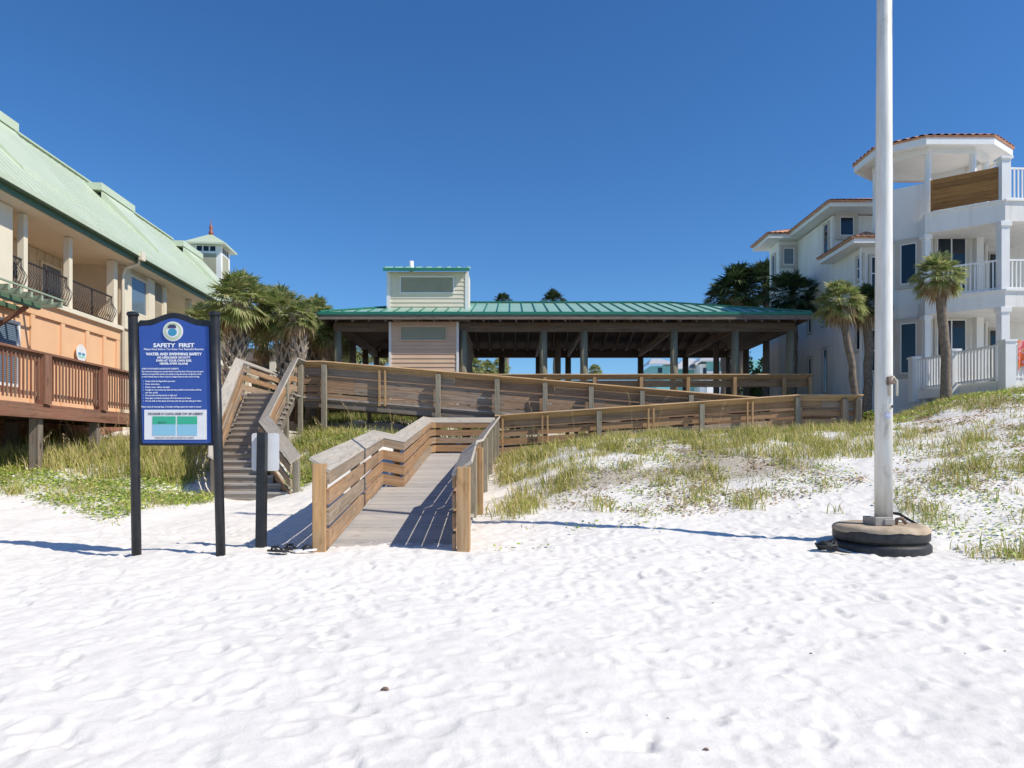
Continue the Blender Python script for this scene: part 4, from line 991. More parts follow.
for i in range(8):
    j = (i+1) % 8
    c.hexa([(*ringo[i], 11.71), (*ringo[j], 11.71), (*ring[j], 11.71), (*ring[i], 11.71), (*ringo[i], 11.93), (*ringo[j], 11.93), (*ring[j], 11.93), (*ring[i], 11.93)])
    e2_ = [(OC[0]+(p[0]-OC[0])*1.02, OC[1]+(p[1]-OC[1])*1.02) for p in (ef[i], ef[j])]
    c.hexa([(*e2_[0], 11.85), (*e2_[1], 11.85), (*ef[j], 11.85), (*ef[i], 11.85), (*e2_[0], 12.10), (*e2_[1], 12.10), (*ef[j], 12.10), (*ef[i], 12.10)])
c.build('belvedere_eave', M['trimwhite'], hs)
for i in range(8):
    j = (i+1) % 8; k_ = 1.04; a_ = (OC[0]+(ef[i][0]-OC[0])*k_, OC[1]+(ef[i][1]-OC[1])*k_, 12.11); b_ = (OC[0]+(ef[j][0]-OC[0])*k_, OC[1]+(ef[j][1]-OC[1])*k_, 12.11)
    top = (OC[0], OC[1], 12.85); tile_roof('belvedere_tiles', a_, b_, (Vector(b_)*.02+Vector(top)*.98), (Vector(a_)*.02+Vector(top)*.98), hs, .26, .05)
# side roofs
def eave(x0, x1, y0, y1, z, parent=hs, th=.16):
    c = MB(); c.box(x0, x1, y0, y1, z-th, z); c.build('eave', M['trimwhite'], parent)
eave(11.1, 20, 30.2, 32.3, 10.92); eave(11.98, 20, 26.4, 30.19, 10.95); eave(11.95, 13.3, 24.45, 27.28, 9.0)
tile_roof('roof_tiles', (11.0, 30.15, 10.94), (20, 30.15, 10.94), (20, 31.3, 11.35), (12.4, 31.3, 11.4), hs)
tile_roof('roof_tiles', (11.0, 32.3, 10.94), (11.0, 30.15, 10.94), (12.4, 31.2, 11.4), (12.4, 32.3, 11.4), hs)
tile_roof('roof_tiles', (11.9, 30.3, 10.97), (11.9, 26.3, 10.97), (14.4, 28.4, 11.75), (14.4, 30.3, 11.75), hs)
tile_roof('roof_tiles', (11.9, 26.3, 10.97), (19, 26.3, 10.97), (17.5, 28.4, 11.75), (14.4, 28.4, 11.75), hs)
tile_roof('roof_tiles', (11.87, 27.28, 9.02), (11.87, 24.4, 9.02), (12.9, 25.5, 9.5), (12.9, 27.28, 9.5), hs)
tile_roof('roof_tiles', (11.87, 24.4, 9.02), (12.9, 24.4, 9.02), (12.9, 25.5, 9.5), (12.85, 25.5, 9.5), hs)
c = MB(); c.tube([(13.6, 31, 11.2), (13.6, 31, 11.9)], .13, 8); c.build('chimney_pipe', M['steel'], hs, True)
# side windows (wall faces -x: direction u = (0,-1) gives outward -x)
U = (0, -1)
def sidewin(px0_, px1_, py0_, py1_, X=WX, **k_):
    y0 = X*F/(px0_-512); y1 = X*F/(px1_-512); ym_ = (y0+y1)/2; win(hs, (X, ym_), U, abs(y0-y1), zs(py1_, ym_), zs(py0_, ym_), **k_)
sidewin(824.5, 829, 224, 254, sur=.06); sidewin(809, 812, 300, 333, sur=.06); sidewin(822.5, 828, 312, 325, sur=.06)
sidewin(809, 812, 358, 392, sur=.08); sidewin(824, 828, 349, 392, sur=.08, gm='bglass')
sidewin(858, 863.5, 257, 279, sur=.08, mun=(1, 2)); sidewin(857, 862, 318, 350, sur=.08)
win(hs, (xs(788.5, 30.7), 30.7), (1, 0), .48, zs(265, 30.7), zs(248, 30.7), sur=.12, gm='bglass')
win(hs, (xs(846.5, 27.3), 27.3), (1, 0), .55, zs(236, 27.3), zs(217, 27.3), sur=.16)
win(hs, (11.7, 31.25), U, .3, 8.9, 10.3, sur=.06)
c = MB(); c.tube([(12.42, 24.92, 3.0), (12.42, 24.92, 8.8)], .05, 8); c.build('downspout', M['trimwhite'], hs)
# tower diagonal face
FA, FB = Vector((*P8[7], 0)), Vector((*P8[0], 0)); fu = (FB-FA).normalized()
cc = FA+fu*(FB-FA).length*.52
for z0, z1 in ((4.25, 6.0), (7.35, 8.75)): win(hs, (cc.x, cc.y), (fu.x, fu.y), .50, z0, z1, sur=.16)
for z0, z1 in ((4.4, 5.9), (7.3, 8.5)): win(hs, (12.92, 25.0), (1, 0), .24, z0, z1, sur=.08, mun=(1, 2))
# tower front and right faces
for z0, z1 in ((4.0, 6.05), (7.0, 8.85)):
    win(hs, (xs(951, 23.9), 23.9), (1, 0), 1.0, z0, z1, sur=.10, mun=(2, 1))
    q0, q1 = Vector((*P8[1], 0)), Vector((*P8[2], 0)); uu = (q1-q0).normalized(); m0 = (q0+q1)/2
    win(hs, (m0.x, m0.y), (uu.x, uu.y), .5, z0+.3, z1, sur=.06)
    c = MB(); c.box(xs(971, 24), xs(978, 24), 23.7, 23.89, z0-.4, z1+.3); c.build('pilaster', M['stucco'], hs)
for z in (3.9, 6.62):
    c = MB(); c.box(17.0, 17.5, 24.95, 24.99, z, z+2.05); d_ = c.build('door', M['surround'], hs)
    c = MB(); c.box(17.05, 17.45, 24.92, 24.95, z+.15, z+1.95); c.build('pane', M['glass'], d_)
# balconies
BP = [(13.75, 23.3), (15.5, 22.0), (20.5, 22.3), (20.5, 25.5), (14.2, 24.9)]
for z, th in ((6.6, .5), (9.42, .62)):
    c = MB(); c.prism(BP, z-th, z); c.build('balcony_slab', M['stucco'], hs)
    c = MB(); g_ = [(13.70, 23.27), (15.49, 21.94), (20.5, 22.24), (20.5, 22.5), (15.5, 22.2), (13.8, 23.5)]; c.prism(g_, z+.003, z+.06); c.build('balcony_edge', M['trimwhite'], hs)
for z0, z1 in ((3.0, 6.1), (6.6, 8.8)):
    for x, y, w_ in ((15.52, 22.14, .27), (20.2, 22.45, .27), (13.86, 23.42, .2)):
        c = MB(); c.box(x-w_/2, x+w_/2, y-w_/2, y+w_/2, z0, z1); c.box(x-w_/2-.04, x+w_/2+.04, y-w_/2-.04, y+w_/2+.04, z1-.16, z1-.002); c.build('balcony_column', M['trimwhite'], hs, bevel=.01)
def pickets(a, b_, z, h, step, m_, name='balcony_railing', post_=True, r=.018):
    a = Vector((*a, z)); b_ = Vector((*b_, z)); n = int((b_-a).length/step); c = MB()
    c.bar(a+Vector((0, 0, h)), b_+Vector((0, 0, h)), .06, .05); c.bar(a+Vector((0, 0, .1)), b_+Vector((0, 0, .1)), .04, .04)
    for i in range(n+1): p = a.lerp(b_, i/n); c.obox(p+Vector((0, 0, h/2)), (1, 0, 0), (0, 1, 0), (0, 0, 1), r*2, r*2, h-.03)
    return c.build(name, m_, hs)
pickets((13.95, 23.3), (15.4, 22.2), 6.63, .98, .12, M['trimwhite'])
pickets((15.7, 22.15), (20.1, 22.4), 6.63, .98, .13, M['trimwhite'])
pickets((15.75, 22.12), (20.3, 22.4), 9.45, 1.05, .13, M['trimwhite'])
# terrace post and cedar screen
c = MB(); c.box(15.38, 15.66, 21.97, 22.25, 9.45, 10.75); c.box(15.33, 15.71, 21.92, 22.30, 10.75, 10.82); c.build('terrace_post', M['trimwhite'], hs)
c = MB(); a, b_ = Vector((13.92, 23.22, 0)), Vector((15.37, 22.13, 0))
for i in range(6):
    z = 9.52+i*.172; c.bar(a+Vector((0, 0, z+.085)), b_+Vector((0, 0, z+.085)), .03, .165)
c.build('cedar_screen', M['cedar'], hs)
c = MB(); c.obox(a+Vector((0, 0, 10.0)), (1, 0, 0), (0, 1, 0), (0, 0, 1), .06, .06, 1.1); c.build('screen_post', M['cedar'], hs)
# ground deck fence
fn = empty('picket_fence', (13.8, 21.5, 3.3), 'white picket balustrade round the ground floor deck of the stucco house', 'fence')
def fence_run(a, b_, z, h, step):
    a = Vector((*a, z)); b_ = Vector((*b_, z)); n = int((b_-a).length/step); c = MB()
    c.bar(a+Vector((0, 0, h)), b_+Vector((0, 0, h)), .07, .05); c.bar(a+Vector((0, 0, .07)), b_+Vector((0, 0, .07)), .04, .04)
    for i in range(n+1): p = a.lerp(b_, i/n); c.obox(p+Vector((0, 0, h/2)), (1, 0, 0), (0, 1, 0), (0, 0, 1), .045, .045, h-.03)
    c.build('pickets', M['trimwhite'], fn)
fence_run((13.5, 23.4), (13.68, 21.8), 3.6, 1.0, .12); fence_run((13.7, 21.6), (13.92, 20.0), 3.6, 1.0, .12); fence_run((14.2, 19.8), (20, 19.95), 3.6, 1.0, .12)
for x, y in ((13.5, 23.5), (13.69, 21.7), (14.05, 19.86), (17, 19.88)):
    w_ = .13 if x < 14 else .15; c = MB(); c.box(x-w_, x+w_, y-w_, y+w_, 3.2, 4.66); c.box(x-w_-.03, x+w_+.03, y-w_-.03, y+w_+.03, 4.66, 4.72); c.build('fence_post', M['trimwhite'], fn)
c = MB(); c.prism([(13.55, 23.4), (14.0, 19.8), (20.5, 19.95), (20.5, 25)], 3.3, 3.6); c.build('deck_slab', M['stucco'], fn)
c = MB()
n = 26
for i in range(n):
    u0, u1 = i/n*.9, (i+1)/n*.9; w0 = .03*math.sin(i*1.1); w1 = .03*math.sin((i+1)*1.1)
    for q0, q1 in ((4.70, 3.86+.12*math.sin(i*.6)), ):
        c.hexa([(14.30+u0, 19.74+w0, q1), (14.30+u1, 19.74+w1, q1), (14.30+u1, 19.75+w1, q1), (14.30+u0, 19.75+w0, q1), (14.30+u0, 19.76, q0), (14.30+u1, 19.76, q0), (14.30+u1, 19.84, q0), (14.30+u0, 19.84, q0)])
tag(origin(c.build('beach_towel', M['towel']), (14.7, 19.78, 4.6)), 'orange and pink beach towel hung over the white balustrade', 'towel')

# ------------------------------------------------------------------ teal house far behind, seen under the pavilion roof
th = empty('distant_house', (24, 75, 2.9), 'distant teal and white house seen beneath the pavilion roof', 'house')
def dbox(mb, a, b_, c_, d_, Y, dep=6): mb.box(xs(a, Y), xs(b_, Y), Y, Y+dep, zs(d_, Y), zs(c_, Y))
c = MB(); dbox(c, 651, 673, 366, 420, 75); dbox(c, 673, 735, 368, 420, 77); dbox(c, 740, 772, 360, 420, 76); c.build('wall', M['teal'], th)
c = MB(); dbox(c, 700, 707, 364, 420, 74.5); dbox(c, 722, 732, 360, 420, 74); dbox(c, 707, 722, 371, 420, 74.2); c.build('bay_wall', M['trimwhite'], th)
c = MB(); dbox(c, 707, 722, 359, 371, 74.3); c.build('gable_wall', M['teal'], th)
for a, b_, y0, y1, Y in ((658, 662, 368, 373, 75), (714, 719, 369, 377, 74.2), (703, 706, 368, 378, 74.5), (723, 730, 362, 377, 74), (742, 746, 368, 376, 76)):
    c = MB(); c.box(xs(a, Y), xs(b_, Y), Y-.08, Y-.02, zs(y1, Y), zs(y0, Y)); c.build('window', M['glass'], th)
c = MB(); Y = 75
for a, b_, m0, y0, y1, Y in ((648, 677, 662, 364, 355, 74.5), (673, 712, 696, 369, 355, 76.5), (698, 735, 716, 361, 352, 73.8)):
    A = Vector((xs(a, Y), Y-.5, zs(y0, Y))); B_ = Vector((xs(b_, Y), Y-.5, zs(y0, Y))); C_ = Vector((xs(m0+5, Y), Y+3, zs(y1, Y))); D_ = Vector((xs(m0-5, Y), Y+3, zs(y1, Y)))
    roofplane(c, A, B_, C_, D_, .12); c.extr([B_, B_+Vector((0, 7, 0)), C_], (0, 0, -.1)); c.extr([A+Vector((0, 7, 0)), A, D_], (0, 0, -.1))
c.build('roof', M['grey_metal'], th)
# ------------------------------------------------------------------ palms
def fan_crown(seed, R, n, dead=False, elev=(-.5, 1.35), segs=22, size=.62):
    """fan leaves on stalks around the origin; returns an MB"""
    r = random.Random(seed); mb = MB()
    for i in range(n):
        az = i*2.39996+r.uniform(-.3, .3); el = elev[0]+(elev[1]-elev[0])*((i+.5)/n)**.9+r.uniform(-.12, .12)
        st_ = R*r.uniform(.38, .58)*(1 if not dead else .8)
        d = Vector((math.cos(az)*math.cos(el), math.sin(az)*math.cos(el), math.sin(el)))
        side = Vector((-math.sin(az), math.cos(az), 0)); upv = d.cross(side)*-1
        if upv.z < 0: upv = -upv
        # stalk bends downwards
        p1 = d*st_*.5; p2 = d*st_+Vector((0, 0, -.08*R*math.cos(el)))
        b = len(mb.v); w = .018*R
        mb.v += [tuple(side*-w), tuple(side*w), tuple(p1+side*w), tuple(p1-side*w), tuple(p2+side*w*.7), tuple(p2-side*w*.7)]
        mb.f += [(b, b+1, b+2, b+3), (b+3, b+2, b+4, b+5)]; mb.uv += [(0, 0)]*8
        fold = r.uniform(.15, .4); L0 = R*size*r.uniform(.8, 1.1); tw = r.uniform(-.35, .35)
        side2 = (side*math.cos(tw)+upv*math.sin(tw)).normalized(); up2 = d.cross(side2).normalized()
        if up2.z < 0: up2 = -up2
        dd = (d+Vector((0, 0, -.35 if not dead else -.9))).normalized()
        ns = segs if not dead else segs//2
        for k_ in range(ns):
            t = (k_/(ns-1)-.5)*2; a = t*(1.75 if not dead else 1.0)
            q = (dd*math.cos(a)+side2*math.sin(a)+up2*fold*abs(t)).normalized()
            L = L0*(1-.35*abs(t)**2)*r.uniform(.85, 1.08); wd = L*.040*(1.35 if dead else 1)
            pv_ = q.cross(up2).normalized()*wd
            dr = r.uniform(.12, .42)*(1.6 if dead else 1)
            m_ = p2+q*L*.55+Vector((0, 0, -.05*L)); e_ = p2+q*L*(1-dr*.3)+Vector((0, 0, -dr*L))
            b = len(mb.v); mb.v += [tuple(p2), tuple(m_-pv_), tuple(e_), tuple(m_+pv_)]
            mb.f.append((b, b+1, b+2, b+3)); mb.uv += [(0, 0)]*4
    return mb
CROWN = {}
def crownmesh(kind, seed):
    key = (kind, seed)
    if key not in CROWN:
        if kind == 'live': mb = fan_crown(seed, 1, 64, elev=(-.6, 1.4), segs=30, size=.50); m_ = M['palm']
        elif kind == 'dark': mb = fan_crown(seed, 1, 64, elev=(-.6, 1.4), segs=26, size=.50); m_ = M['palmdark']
        elif kind == 'small': mb = fan_crown(seed, 1, 20, elev=(-.2, 1.35), segs=16); m_ = M['palm']
        else: mb = fan_crown(seed, 1, 26, True, elev=(-1.25, -.1)); m_ = M['frond']
        me = bpy.data.meshes.new(kind); me.from_pydata(mb.v, [], mb.f); me.materials.append(m_); CROWN[key] = me
    return CROWN[key]
def palm(base, top, R, label, seed, tr=.14, boots=0, dead=1., group='sabal palms', kind='live', bootR=1.6):
    base = Vector(base); top = Vector(top); rt = empty('palm_tree', tuple(base), label, 'palm tree', group)
    r = random.Random(seed); c = MB(); n = 12; H = (top-base).length; pts = []; rad = []
    for i in range(n+1):
        t = i/n; p = base.lerp(top, t)+Vector((math.sin(t*3.1)*.03*H*r.uniform(.5, 1), 0, 0)); pts.append(p); rad.append(tr*(1.25-.3*min(1, t*5)+.04*r.uniform(-1, 1)+(.25*t if boots else 0)))
    pts[0] = base+Vector((0, 0, -.3)); c.tube(pts, rad, 12); tk = c.build('trunk', M['trunk'], rt, True)
    if boots:
        c = MB(); nb_ = int(H*boots*26)
        for i in range(nb_):
            t = 1-boots*(i/nb_); p = base.lerp(top, t); az = i*2.4; rr = tr*(1.2+.25*t)
            o = Vector((math.cos(az), math.sin(az), 0)); sd = Vector((-math.sin(az), math.cos(az), 0)); L = r.uniform(.16, .30)*bootR
            for sgn in (-1, 1):
                a0 = p+o*rr+sd*sgn*.07*bootR; a1 = p+o*(rr+.10*bootR)+Vector((0, 0, L))+sd*sgn*-.01
                c.bar(a0, a1, .045*bootR, .022*bootR, up=o)
        c.build('leaf_boots', M['boot'], rt)
    for nm, kd, sc_f in (('crown', kind, R), ('dead_fronds', 'dead', R*.85*dead)):
        if sc_f <= 0: continue
        me = crownmesh(kd, seed % 3); ob = bpy.data.objects.new(nm, me); COL.objects.link(ob); ob.parent = rt
        ob.location = top-base; ob.scale = (sc_f,)*3; ob.rotation_euler = (r.uniform(-.08, .08), r.uniform(-.08, .08), r.uniform(0, 6.28))
    return rt
def pl_(pxb, pyb, pxt, pyt, Y, Rpx, label, seed, **k_):
    b = at(pxb, pyb, Y); t = at(pxt, pyt, Y+k_.pop('dy', 0)); b.z = min(b.z, gz(b.x, b.y)+.0) if k_.pop('snap', True) else b.z
    return palm(b, t, Rpx/F*Y, label, seed, **k_)
pl_(231, 392, 239, 306, 25.0, 45, 'bushy palm with criss-cross boots right behind the safety sign', 1, tr=.22, boots=.85, dead=.78)
pl_(292, 395, 283, 316, 26.0, 38, 'tall bushy palm with booted trunk above the stair landing rail', 2, tr=.21, boots=.85, dead=.85)
pl_(262, 395, 263, 348, 27.0, 20, 'small thin-stemmed young palm between the two booted palms', 3, tr=.06, kind='small', dead=.9)
pl_(310, 395, 313, 318, 28.5, 30, 'palm with browned drooping fronds, next left of the pavilion eave', 5, tr=.2, boots=.6, dead=1.3)
pl_(298, 392, 299, 318, 24.8, 23, 'smaller olive palm crown just left of the pavilion eave corner', 25, tr=.13, boots=.4, dead=1.2)
pl_(324, 392, 328, 336, 27.6, 21, 'low palm crown tucked under the pavilion eave corner', 26, tr=.13, dead=1.2)
pl_(205, 395, 205, 326, 28.0, 30, 'palm leaning against the hotel gallery, mostly hidden by the sign', 4, tr=.18, dead=.9)
pl_(262, 390, 262, 312, 29.5, 34, 'palm crown filling the gap behind the two booted palms', 6, tr=.2, dead=1.2)
pl_(332, 390, 332, 338, 31.0, 28, 'low green palm beside the pavilion left post', 7, tr=.18, dead=.9)
pl_(352, 380, 352, 348, 37.0, 24, 'low palm seen between the left pavilion posts', 8, tr=.18, kind='live', dead=.8)
pl_(380, 380, 380, 350, 40.0, 24, 'low palm behind the pavilion next to the restroom wall', 9, tr=.18, dead=.8)
pl_(858, 398, 839, 303, 22.5, 30, 'leaning slender palm with pale dead fronds left of the white pole', 10, tr=.115, dead=1.0)
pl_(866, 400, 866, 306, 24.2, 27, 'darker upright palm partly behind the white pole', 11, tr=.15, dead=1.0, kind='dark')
pl_(946, 388, 938, 277, 19.4, 31, 'palm with short straight trunk in front of the balconies', 12, tr=.13, dead=.95)
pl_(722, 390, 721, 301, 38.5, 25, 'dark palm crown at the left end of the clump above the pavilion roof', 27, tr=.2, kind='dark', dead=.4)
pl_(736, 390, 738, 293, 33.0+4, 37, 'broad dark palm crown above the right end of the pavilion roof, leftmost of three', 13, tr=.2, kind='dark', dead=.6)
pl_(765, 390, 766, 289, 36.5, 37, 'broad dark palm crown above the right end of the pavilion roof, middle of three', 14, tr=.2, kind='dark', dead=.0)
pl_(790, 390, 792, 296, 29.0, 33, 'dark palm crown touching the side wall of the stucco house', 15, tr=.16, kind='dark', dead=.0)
pl_(503, 390, 503, 302, 50, 12, 'distant palm top peeping over the pavilion ridge, left one', 16, tr=.2, dead=.6, kind='dark')
pl_(552, 390, 553, 303, 50, 17, 'distant palm top peeping over the pavilion ridge, right one', 17, tr=.2, dead=.6, kind='dark')
pl_(595, 395, 595, 371, 58, 9, 'distant small palm framed under the pavilion roof', 18, tr=.2, dead=.8)
for i, (a, b_) in enumerate(((474, 366), (487, 370), (500, 368))):
    pl_(a, 395, a, b_, 46+i, 13, ('distant palm under the pavilion roof next to the restroom wall', 'distant palm under the pavilion roof, middle of the small clump', 'distant palm under the pavilion roof at the clump right end')[i], 19+i, tr=.2, dead=.8)

# leafy bushes and hedge masses behind the boardwalk
def bush(x, y, rx, ry, h, n, label, seed, mat_='bush', leaf=.10, name='bush', z=None):
    r = np.random.default_rng(seed); z0 = gz(x, y) if z is None else z
    u = r.normal(size=(n, 3)); u /= np.linalg.norm(u, axis=1)[:, None]; u[:, 2] = np.abs(u[:, 2]); rad = r.uniform(.55, 1.0, n)**.5
    lump = 1+.25*np.sin(u[:, 0]*7+seed)+.2*np.sin(u[:, 1]*9+seed*2)
    P = np.stack([x+u[:, 0]*rx*rad*lump, y+u[:, 1]*ry*rad*lump, z0+u[:, 2]*h*rad*lump], 1)
    a = r.normal(size=(n, 3)); a /= np.linalg.norm(a, axis=1)[:, None]; b_ = np.cross(a, r.normal(size=(n, 3))); b_ /= np.linalg.norm(b_, axis=1)[:, None]
    s = leaf*r.uniform(.6, 1.3, n)[:, None]
    V = np.stack([P-a*s, P+b_*s*.45, P+a*s, P-b_*s*.45], 1).reshape(-1, 3)
    ob = npmesh(name, V, np.arange(n*4).reshape(-1, 4), M[mat_], 4)
    origin(ob, (x, y, z0)); return tag(ob, label, 'bush', 'bushes round the buildings')
bush(-9.6, 30.5, 1.3, 1, 2.2, 6000, 'green bush behind the stair landing left of the pavilion', 1)
bush(-7.9, 36, 1.6, 1, 2.6, 6000, 'green bush between palms seen past the left pavilion post', 2)
bush(-5.6, 41, 2.2, 1, 2.9, 7000, 'green shrub beyond the left side of the pavilion floor', 3)
bush(11.55, 33.5, .5, 1.2, 2.6, 3500, 'dark shrub in the gap between pavilion and stucco house', 4)
bush(10.9, 21.0, .30, .3, .45, 900, 'small leafy shrub at the right end of the wooden ramps', 5, 'cover')
bush(3.2, 27-1.2+.9, 0.1, .1, .1, 10, 'tiny shrub by the pavilion floor', 6) if False else None

# ------------------------------------------------------------------ dune vegetation
def poly_world(pp): return [hit(*p) for p in pp]
def inpoly(x, y, poly):
    ins = np.zeros(len(x), bool); n = len(poly); j = n-1
    for i in range(n):
        xi, yi = poly[i]; xj, yj = poly[j]
        c_ = ((yi > y) != (yj > y)) & (x < (xj-xi)*(y-yi)/(yj-yi+1e-12)+xi); ins ^= c_; j = i
    return ins
def sample(poly, dens, clump=1.2, thr=0., seed=0, edge=.0):
    xs_ = [p[0] for p in poly]; ys_ = [p[1] for p in poly]; A = (max(xs_)-min(xs_))*(max(ys_)-min(ys_))
    n = int(A*dens); r = np.random.default_rng(seed); x = r.uniform(min(xs_), max(xs_), n); y = r.uniform(min(ys_), max(ys_), n)
    wx = x+.25*vnoise(x, y, .7, seed+50); wy = y+.25*vnoise(x, y, .7, seed+60)
    k_ = inpoly(wx, wy, poly)
    q = vnoise(x, y, clump, seed+5)*.6+vnoise(x, y, clump*.35, seed+6)*.4
    k_ &= q > thr+r.uniform(-.12, .12, n)
    k_ &= ~blocked(x, y)
    return x[k_], y[k_]
def blocked(x, y):
    b = (x > -2.75) & (x < -.2) & (y > 7.8) & (y < 20.5)            # ramp
    b |= (y > 20.25) & (y < 22.3) & (x > -2.8) & (x < 10.3)
    t = np.clip((y-16.7)/4.6, 0, 1); b |= (y > 14.8) & (y < 22) & (x > -7.25-.75*t) & (x < -5.8-.6*t)
    b |= (y > 14.6) & (y <= 16.8) & (x < -5.75+(16.8-y)*.70) & (x > -7.2+(16.8-y)*.45)
    return b
def grass_mesh(name, x, y, blades, h, spread, mt, width=.0042, seed=0, lean=.6):
    r = np.random.default_rng(seed); nC = len(x); blades = int(blades*1.5); spread = spread*1.5
    cl = np.repeat(np.arange(nC), blades); n = len(cl)
    hh = (h[0]+(h[1]-h[0])*r.random(nC)**1.3)[cl]*r.uniform(.45, 1.1, n)
    bx = x[cl]+r.normal(0, spread, n); by = y[cl]+r.normal(0, spread, n); bz = ground(bx, by, False)-.02
    az = r.uniform(0, 2*np.pi, n); ln = np.abs(r.normal(0, lean, n))+.08
    dx = np.cos(az)*ln-.12; dy = np.sin(az)*ln
    w = width*(1+by/18)*r.uniform(.7, 1.3, n); fa = r.uniform(0, np.pi, n); wx = np.cos(fa)*w; wy = np.sin(fa)*w
    B = np.stack([bx, by, bz], 1)
    m1 = B+np.stack([dx*hh*.30, dy*hh*.30, hh*.55], 1); tip = B+np.stack([dx*hh*.95, dy*hh*.95, hh*(1-.25*ln)], 1)
    W = np.stack([wx, wy, wx*0], 1)
    V = np.stack([B-W, B+W, m1+W*.8, m1-W*.8, tip+W*.12, tip-W*.12], 1).reshape(-1, 3)
    o = np.arange(n)[:, None]*6; Fc = np.concatenate([o+np.array([0, 1, 2, 3]), o+np.array([3, 2, 4, 5])], 1).reshape(-1, 4)
    ob = npmesh(name, V, Fc, mt, 4); ob['kind'] = 'stuff'; return ob
def leaves_mesh(name, x, y, per, size, mt, seed=0, hmax=.10, spread=.12):
    r = np.random.default_rng(seed); cl = np.repeat(np.arange(len(x)), per); n = len(cl)
    bx = x[cl]+r.normal(0, spread, n); by = y[cl]+r.normal(0, spread, n); bz = ground(bx, by, False)+r.uniform(.01, hmax, n)
    s = size*r.uniform(.6, 1.3, n); C_ = np.stack([bx, by, bz], 1)
    az = r.uniform(0, 6.28, n); tl = r.uniform(.1, .9, n)
    a = np.stack([np.cos(az), np.sin(az), 0*az], 1); b_ = np.stack([-np.sin(az)*np.cos(tl), np.cos(az)*np.cos(tl), np.sin(tl)], 1)
    ang = np.arange(6)*np.pi/3
    V = (C_[:, None, :]+s[:, None, None]*(np.cos(ang)[None, :, None]*a[:, None, :]+np.sin(ang)[None, :, None]*.8*b_[:, None, :])).reshape(-1, 3)
    ob = npmesh(name, V, np.arange(n*6).reshape(-1, 6), mt, 6); ob['kind'] = 'stuff'; return ob
def oats(name, x, y, h, mt, seed=0):
    r = np.random.default_rng(seed); mb = MB(); rr = random.Random(seed)
    for X, Y in zip(x, y):
        z = gz(X, Y); H = rr.uniform(*h); dx, dy = rr.uniform(-.3, .25), rr.uniform(-.15, .15)
        pts = [Vector((X+dx*H*t*t, Y+dy*H*t*t, z+H*t*(1-.12*t))) for t in (0, .35, .7, .9, 1)]; pts[-1] += Vector((dx*.2, 0, -.03))
        mb.tube(pts, [.005, .004, .003, .002, .002], 4, False)
        for k_ in range(16):
            t = .68+.32*k_/16; i = 2 if t < .9 else 3; p = pts[2].lerp(pts[3], (t-.68)/.22) if t < .9 else pts[3].lerp(pts[4], (t-.9)/.1)
            a = rr.uniform(0, 6.28); q = p+Vector((math.cos(a)*.035, math.sin(a)*.035, rr.uniform(-.03, .02))); s = Vector((0, 0, .028)); o_ = Vector((-math.sin(a), math.cos(a), 0))*.010
            mb.face([p, q-s*.3+o_, q-s, q-s*.3-o_], [(0, 0)]*4)
    ob = mb.build(name, mt); ob['kind'] = 'stuff'; return ob
def cat(*a): return np.concatenate([p[0] for p in a]), np.concatenate([p[1] for p in a])
# left dune
L1 = poly_world([(-60, 480), (0, 462), (60, 462), (120, 478), (175, 470), (221, 468), (222, 497), (180, 506), (112, 524), (80, 511), (40, 500), (0, 496), (-60, 492)])
L2 = poly_world([(-60, 478), (-60, 448), (100, 446), (222, 440), (222, 490), (120, 482), (0, 470)])
x, y = sample(L1, 45, .9, -.28, 1); leaves_mesh('ground_cover', x, y, 16, .026, M['cover'], 1, .14)
x, y = sample(L1, 16, .8, -.15, 2); grass_mesh('dune_grass', x, y, 10, (.08, .35), .08, M['grass'], seed=2, lean=.8)
x, y = sample(L1, 6, .5, -.1, 22); leaves_mesh('beach_flowers', x, y, 2, .022, M['trimwhite'], 22, .16, .05)
x, y = sample(L2, 13, 1., -.3, 3); grass_mesh('dune_grass', x, y, 22, (.30, .75), .10, M['grass'], seed=3, lean=.4)
x, y = sample(L2, 5, 1.2, -.3, 33); oats('sea_oats', x[:60], y[:60], (.8, 1.35), M['oat'], 3)
# between stairs and ramp
x = RNG.uniform(-7, 1, 260); y = RNG.uniform(24.3, 26.3, 260); grass_mesh('dune_grass', x, y, 16, (.2, .5), .1, M['grassgreen'], seed=44)
S1 = poly_world([(290, 497), (293, 455), (305, 425), (340, 405), (436, 408), (436, 420), (398, 436), (345, 452), (310, 492)])
x, y = sample(S1, 15, .8, -.25, 4); grass_mesh('dune_grass', x, y, 18, (.15, .45), .12, M['grass'], seed=4, lean=.8)
x, y = sample(S1, 8, .8, -.2, 41); grass_mesh('dune_grass', x, y, 14, (.2, .5), .12, M['grassgreen'], seed=41, lean=.7)
x, y = sample(S1, 45, .8, -.25, 5); leaves_mesh('ground_cover', x, y, 12, .027, M['cover'], 5, .16)
oats('sea_oats', np.array([-4.9, -4.3, -3.9, -3.3, -3.1, -4.6, -3.6, -5.0, 1.7, 3.2, 3.9, 5.6, .6]), np.array([18, 18.4, 17.6, 19, 18.2, 16.5, 16.9, 19, 18.8, 18.6, 18.9, 19, 18.5]), (1.1, 1.7), M['oat'], 9)
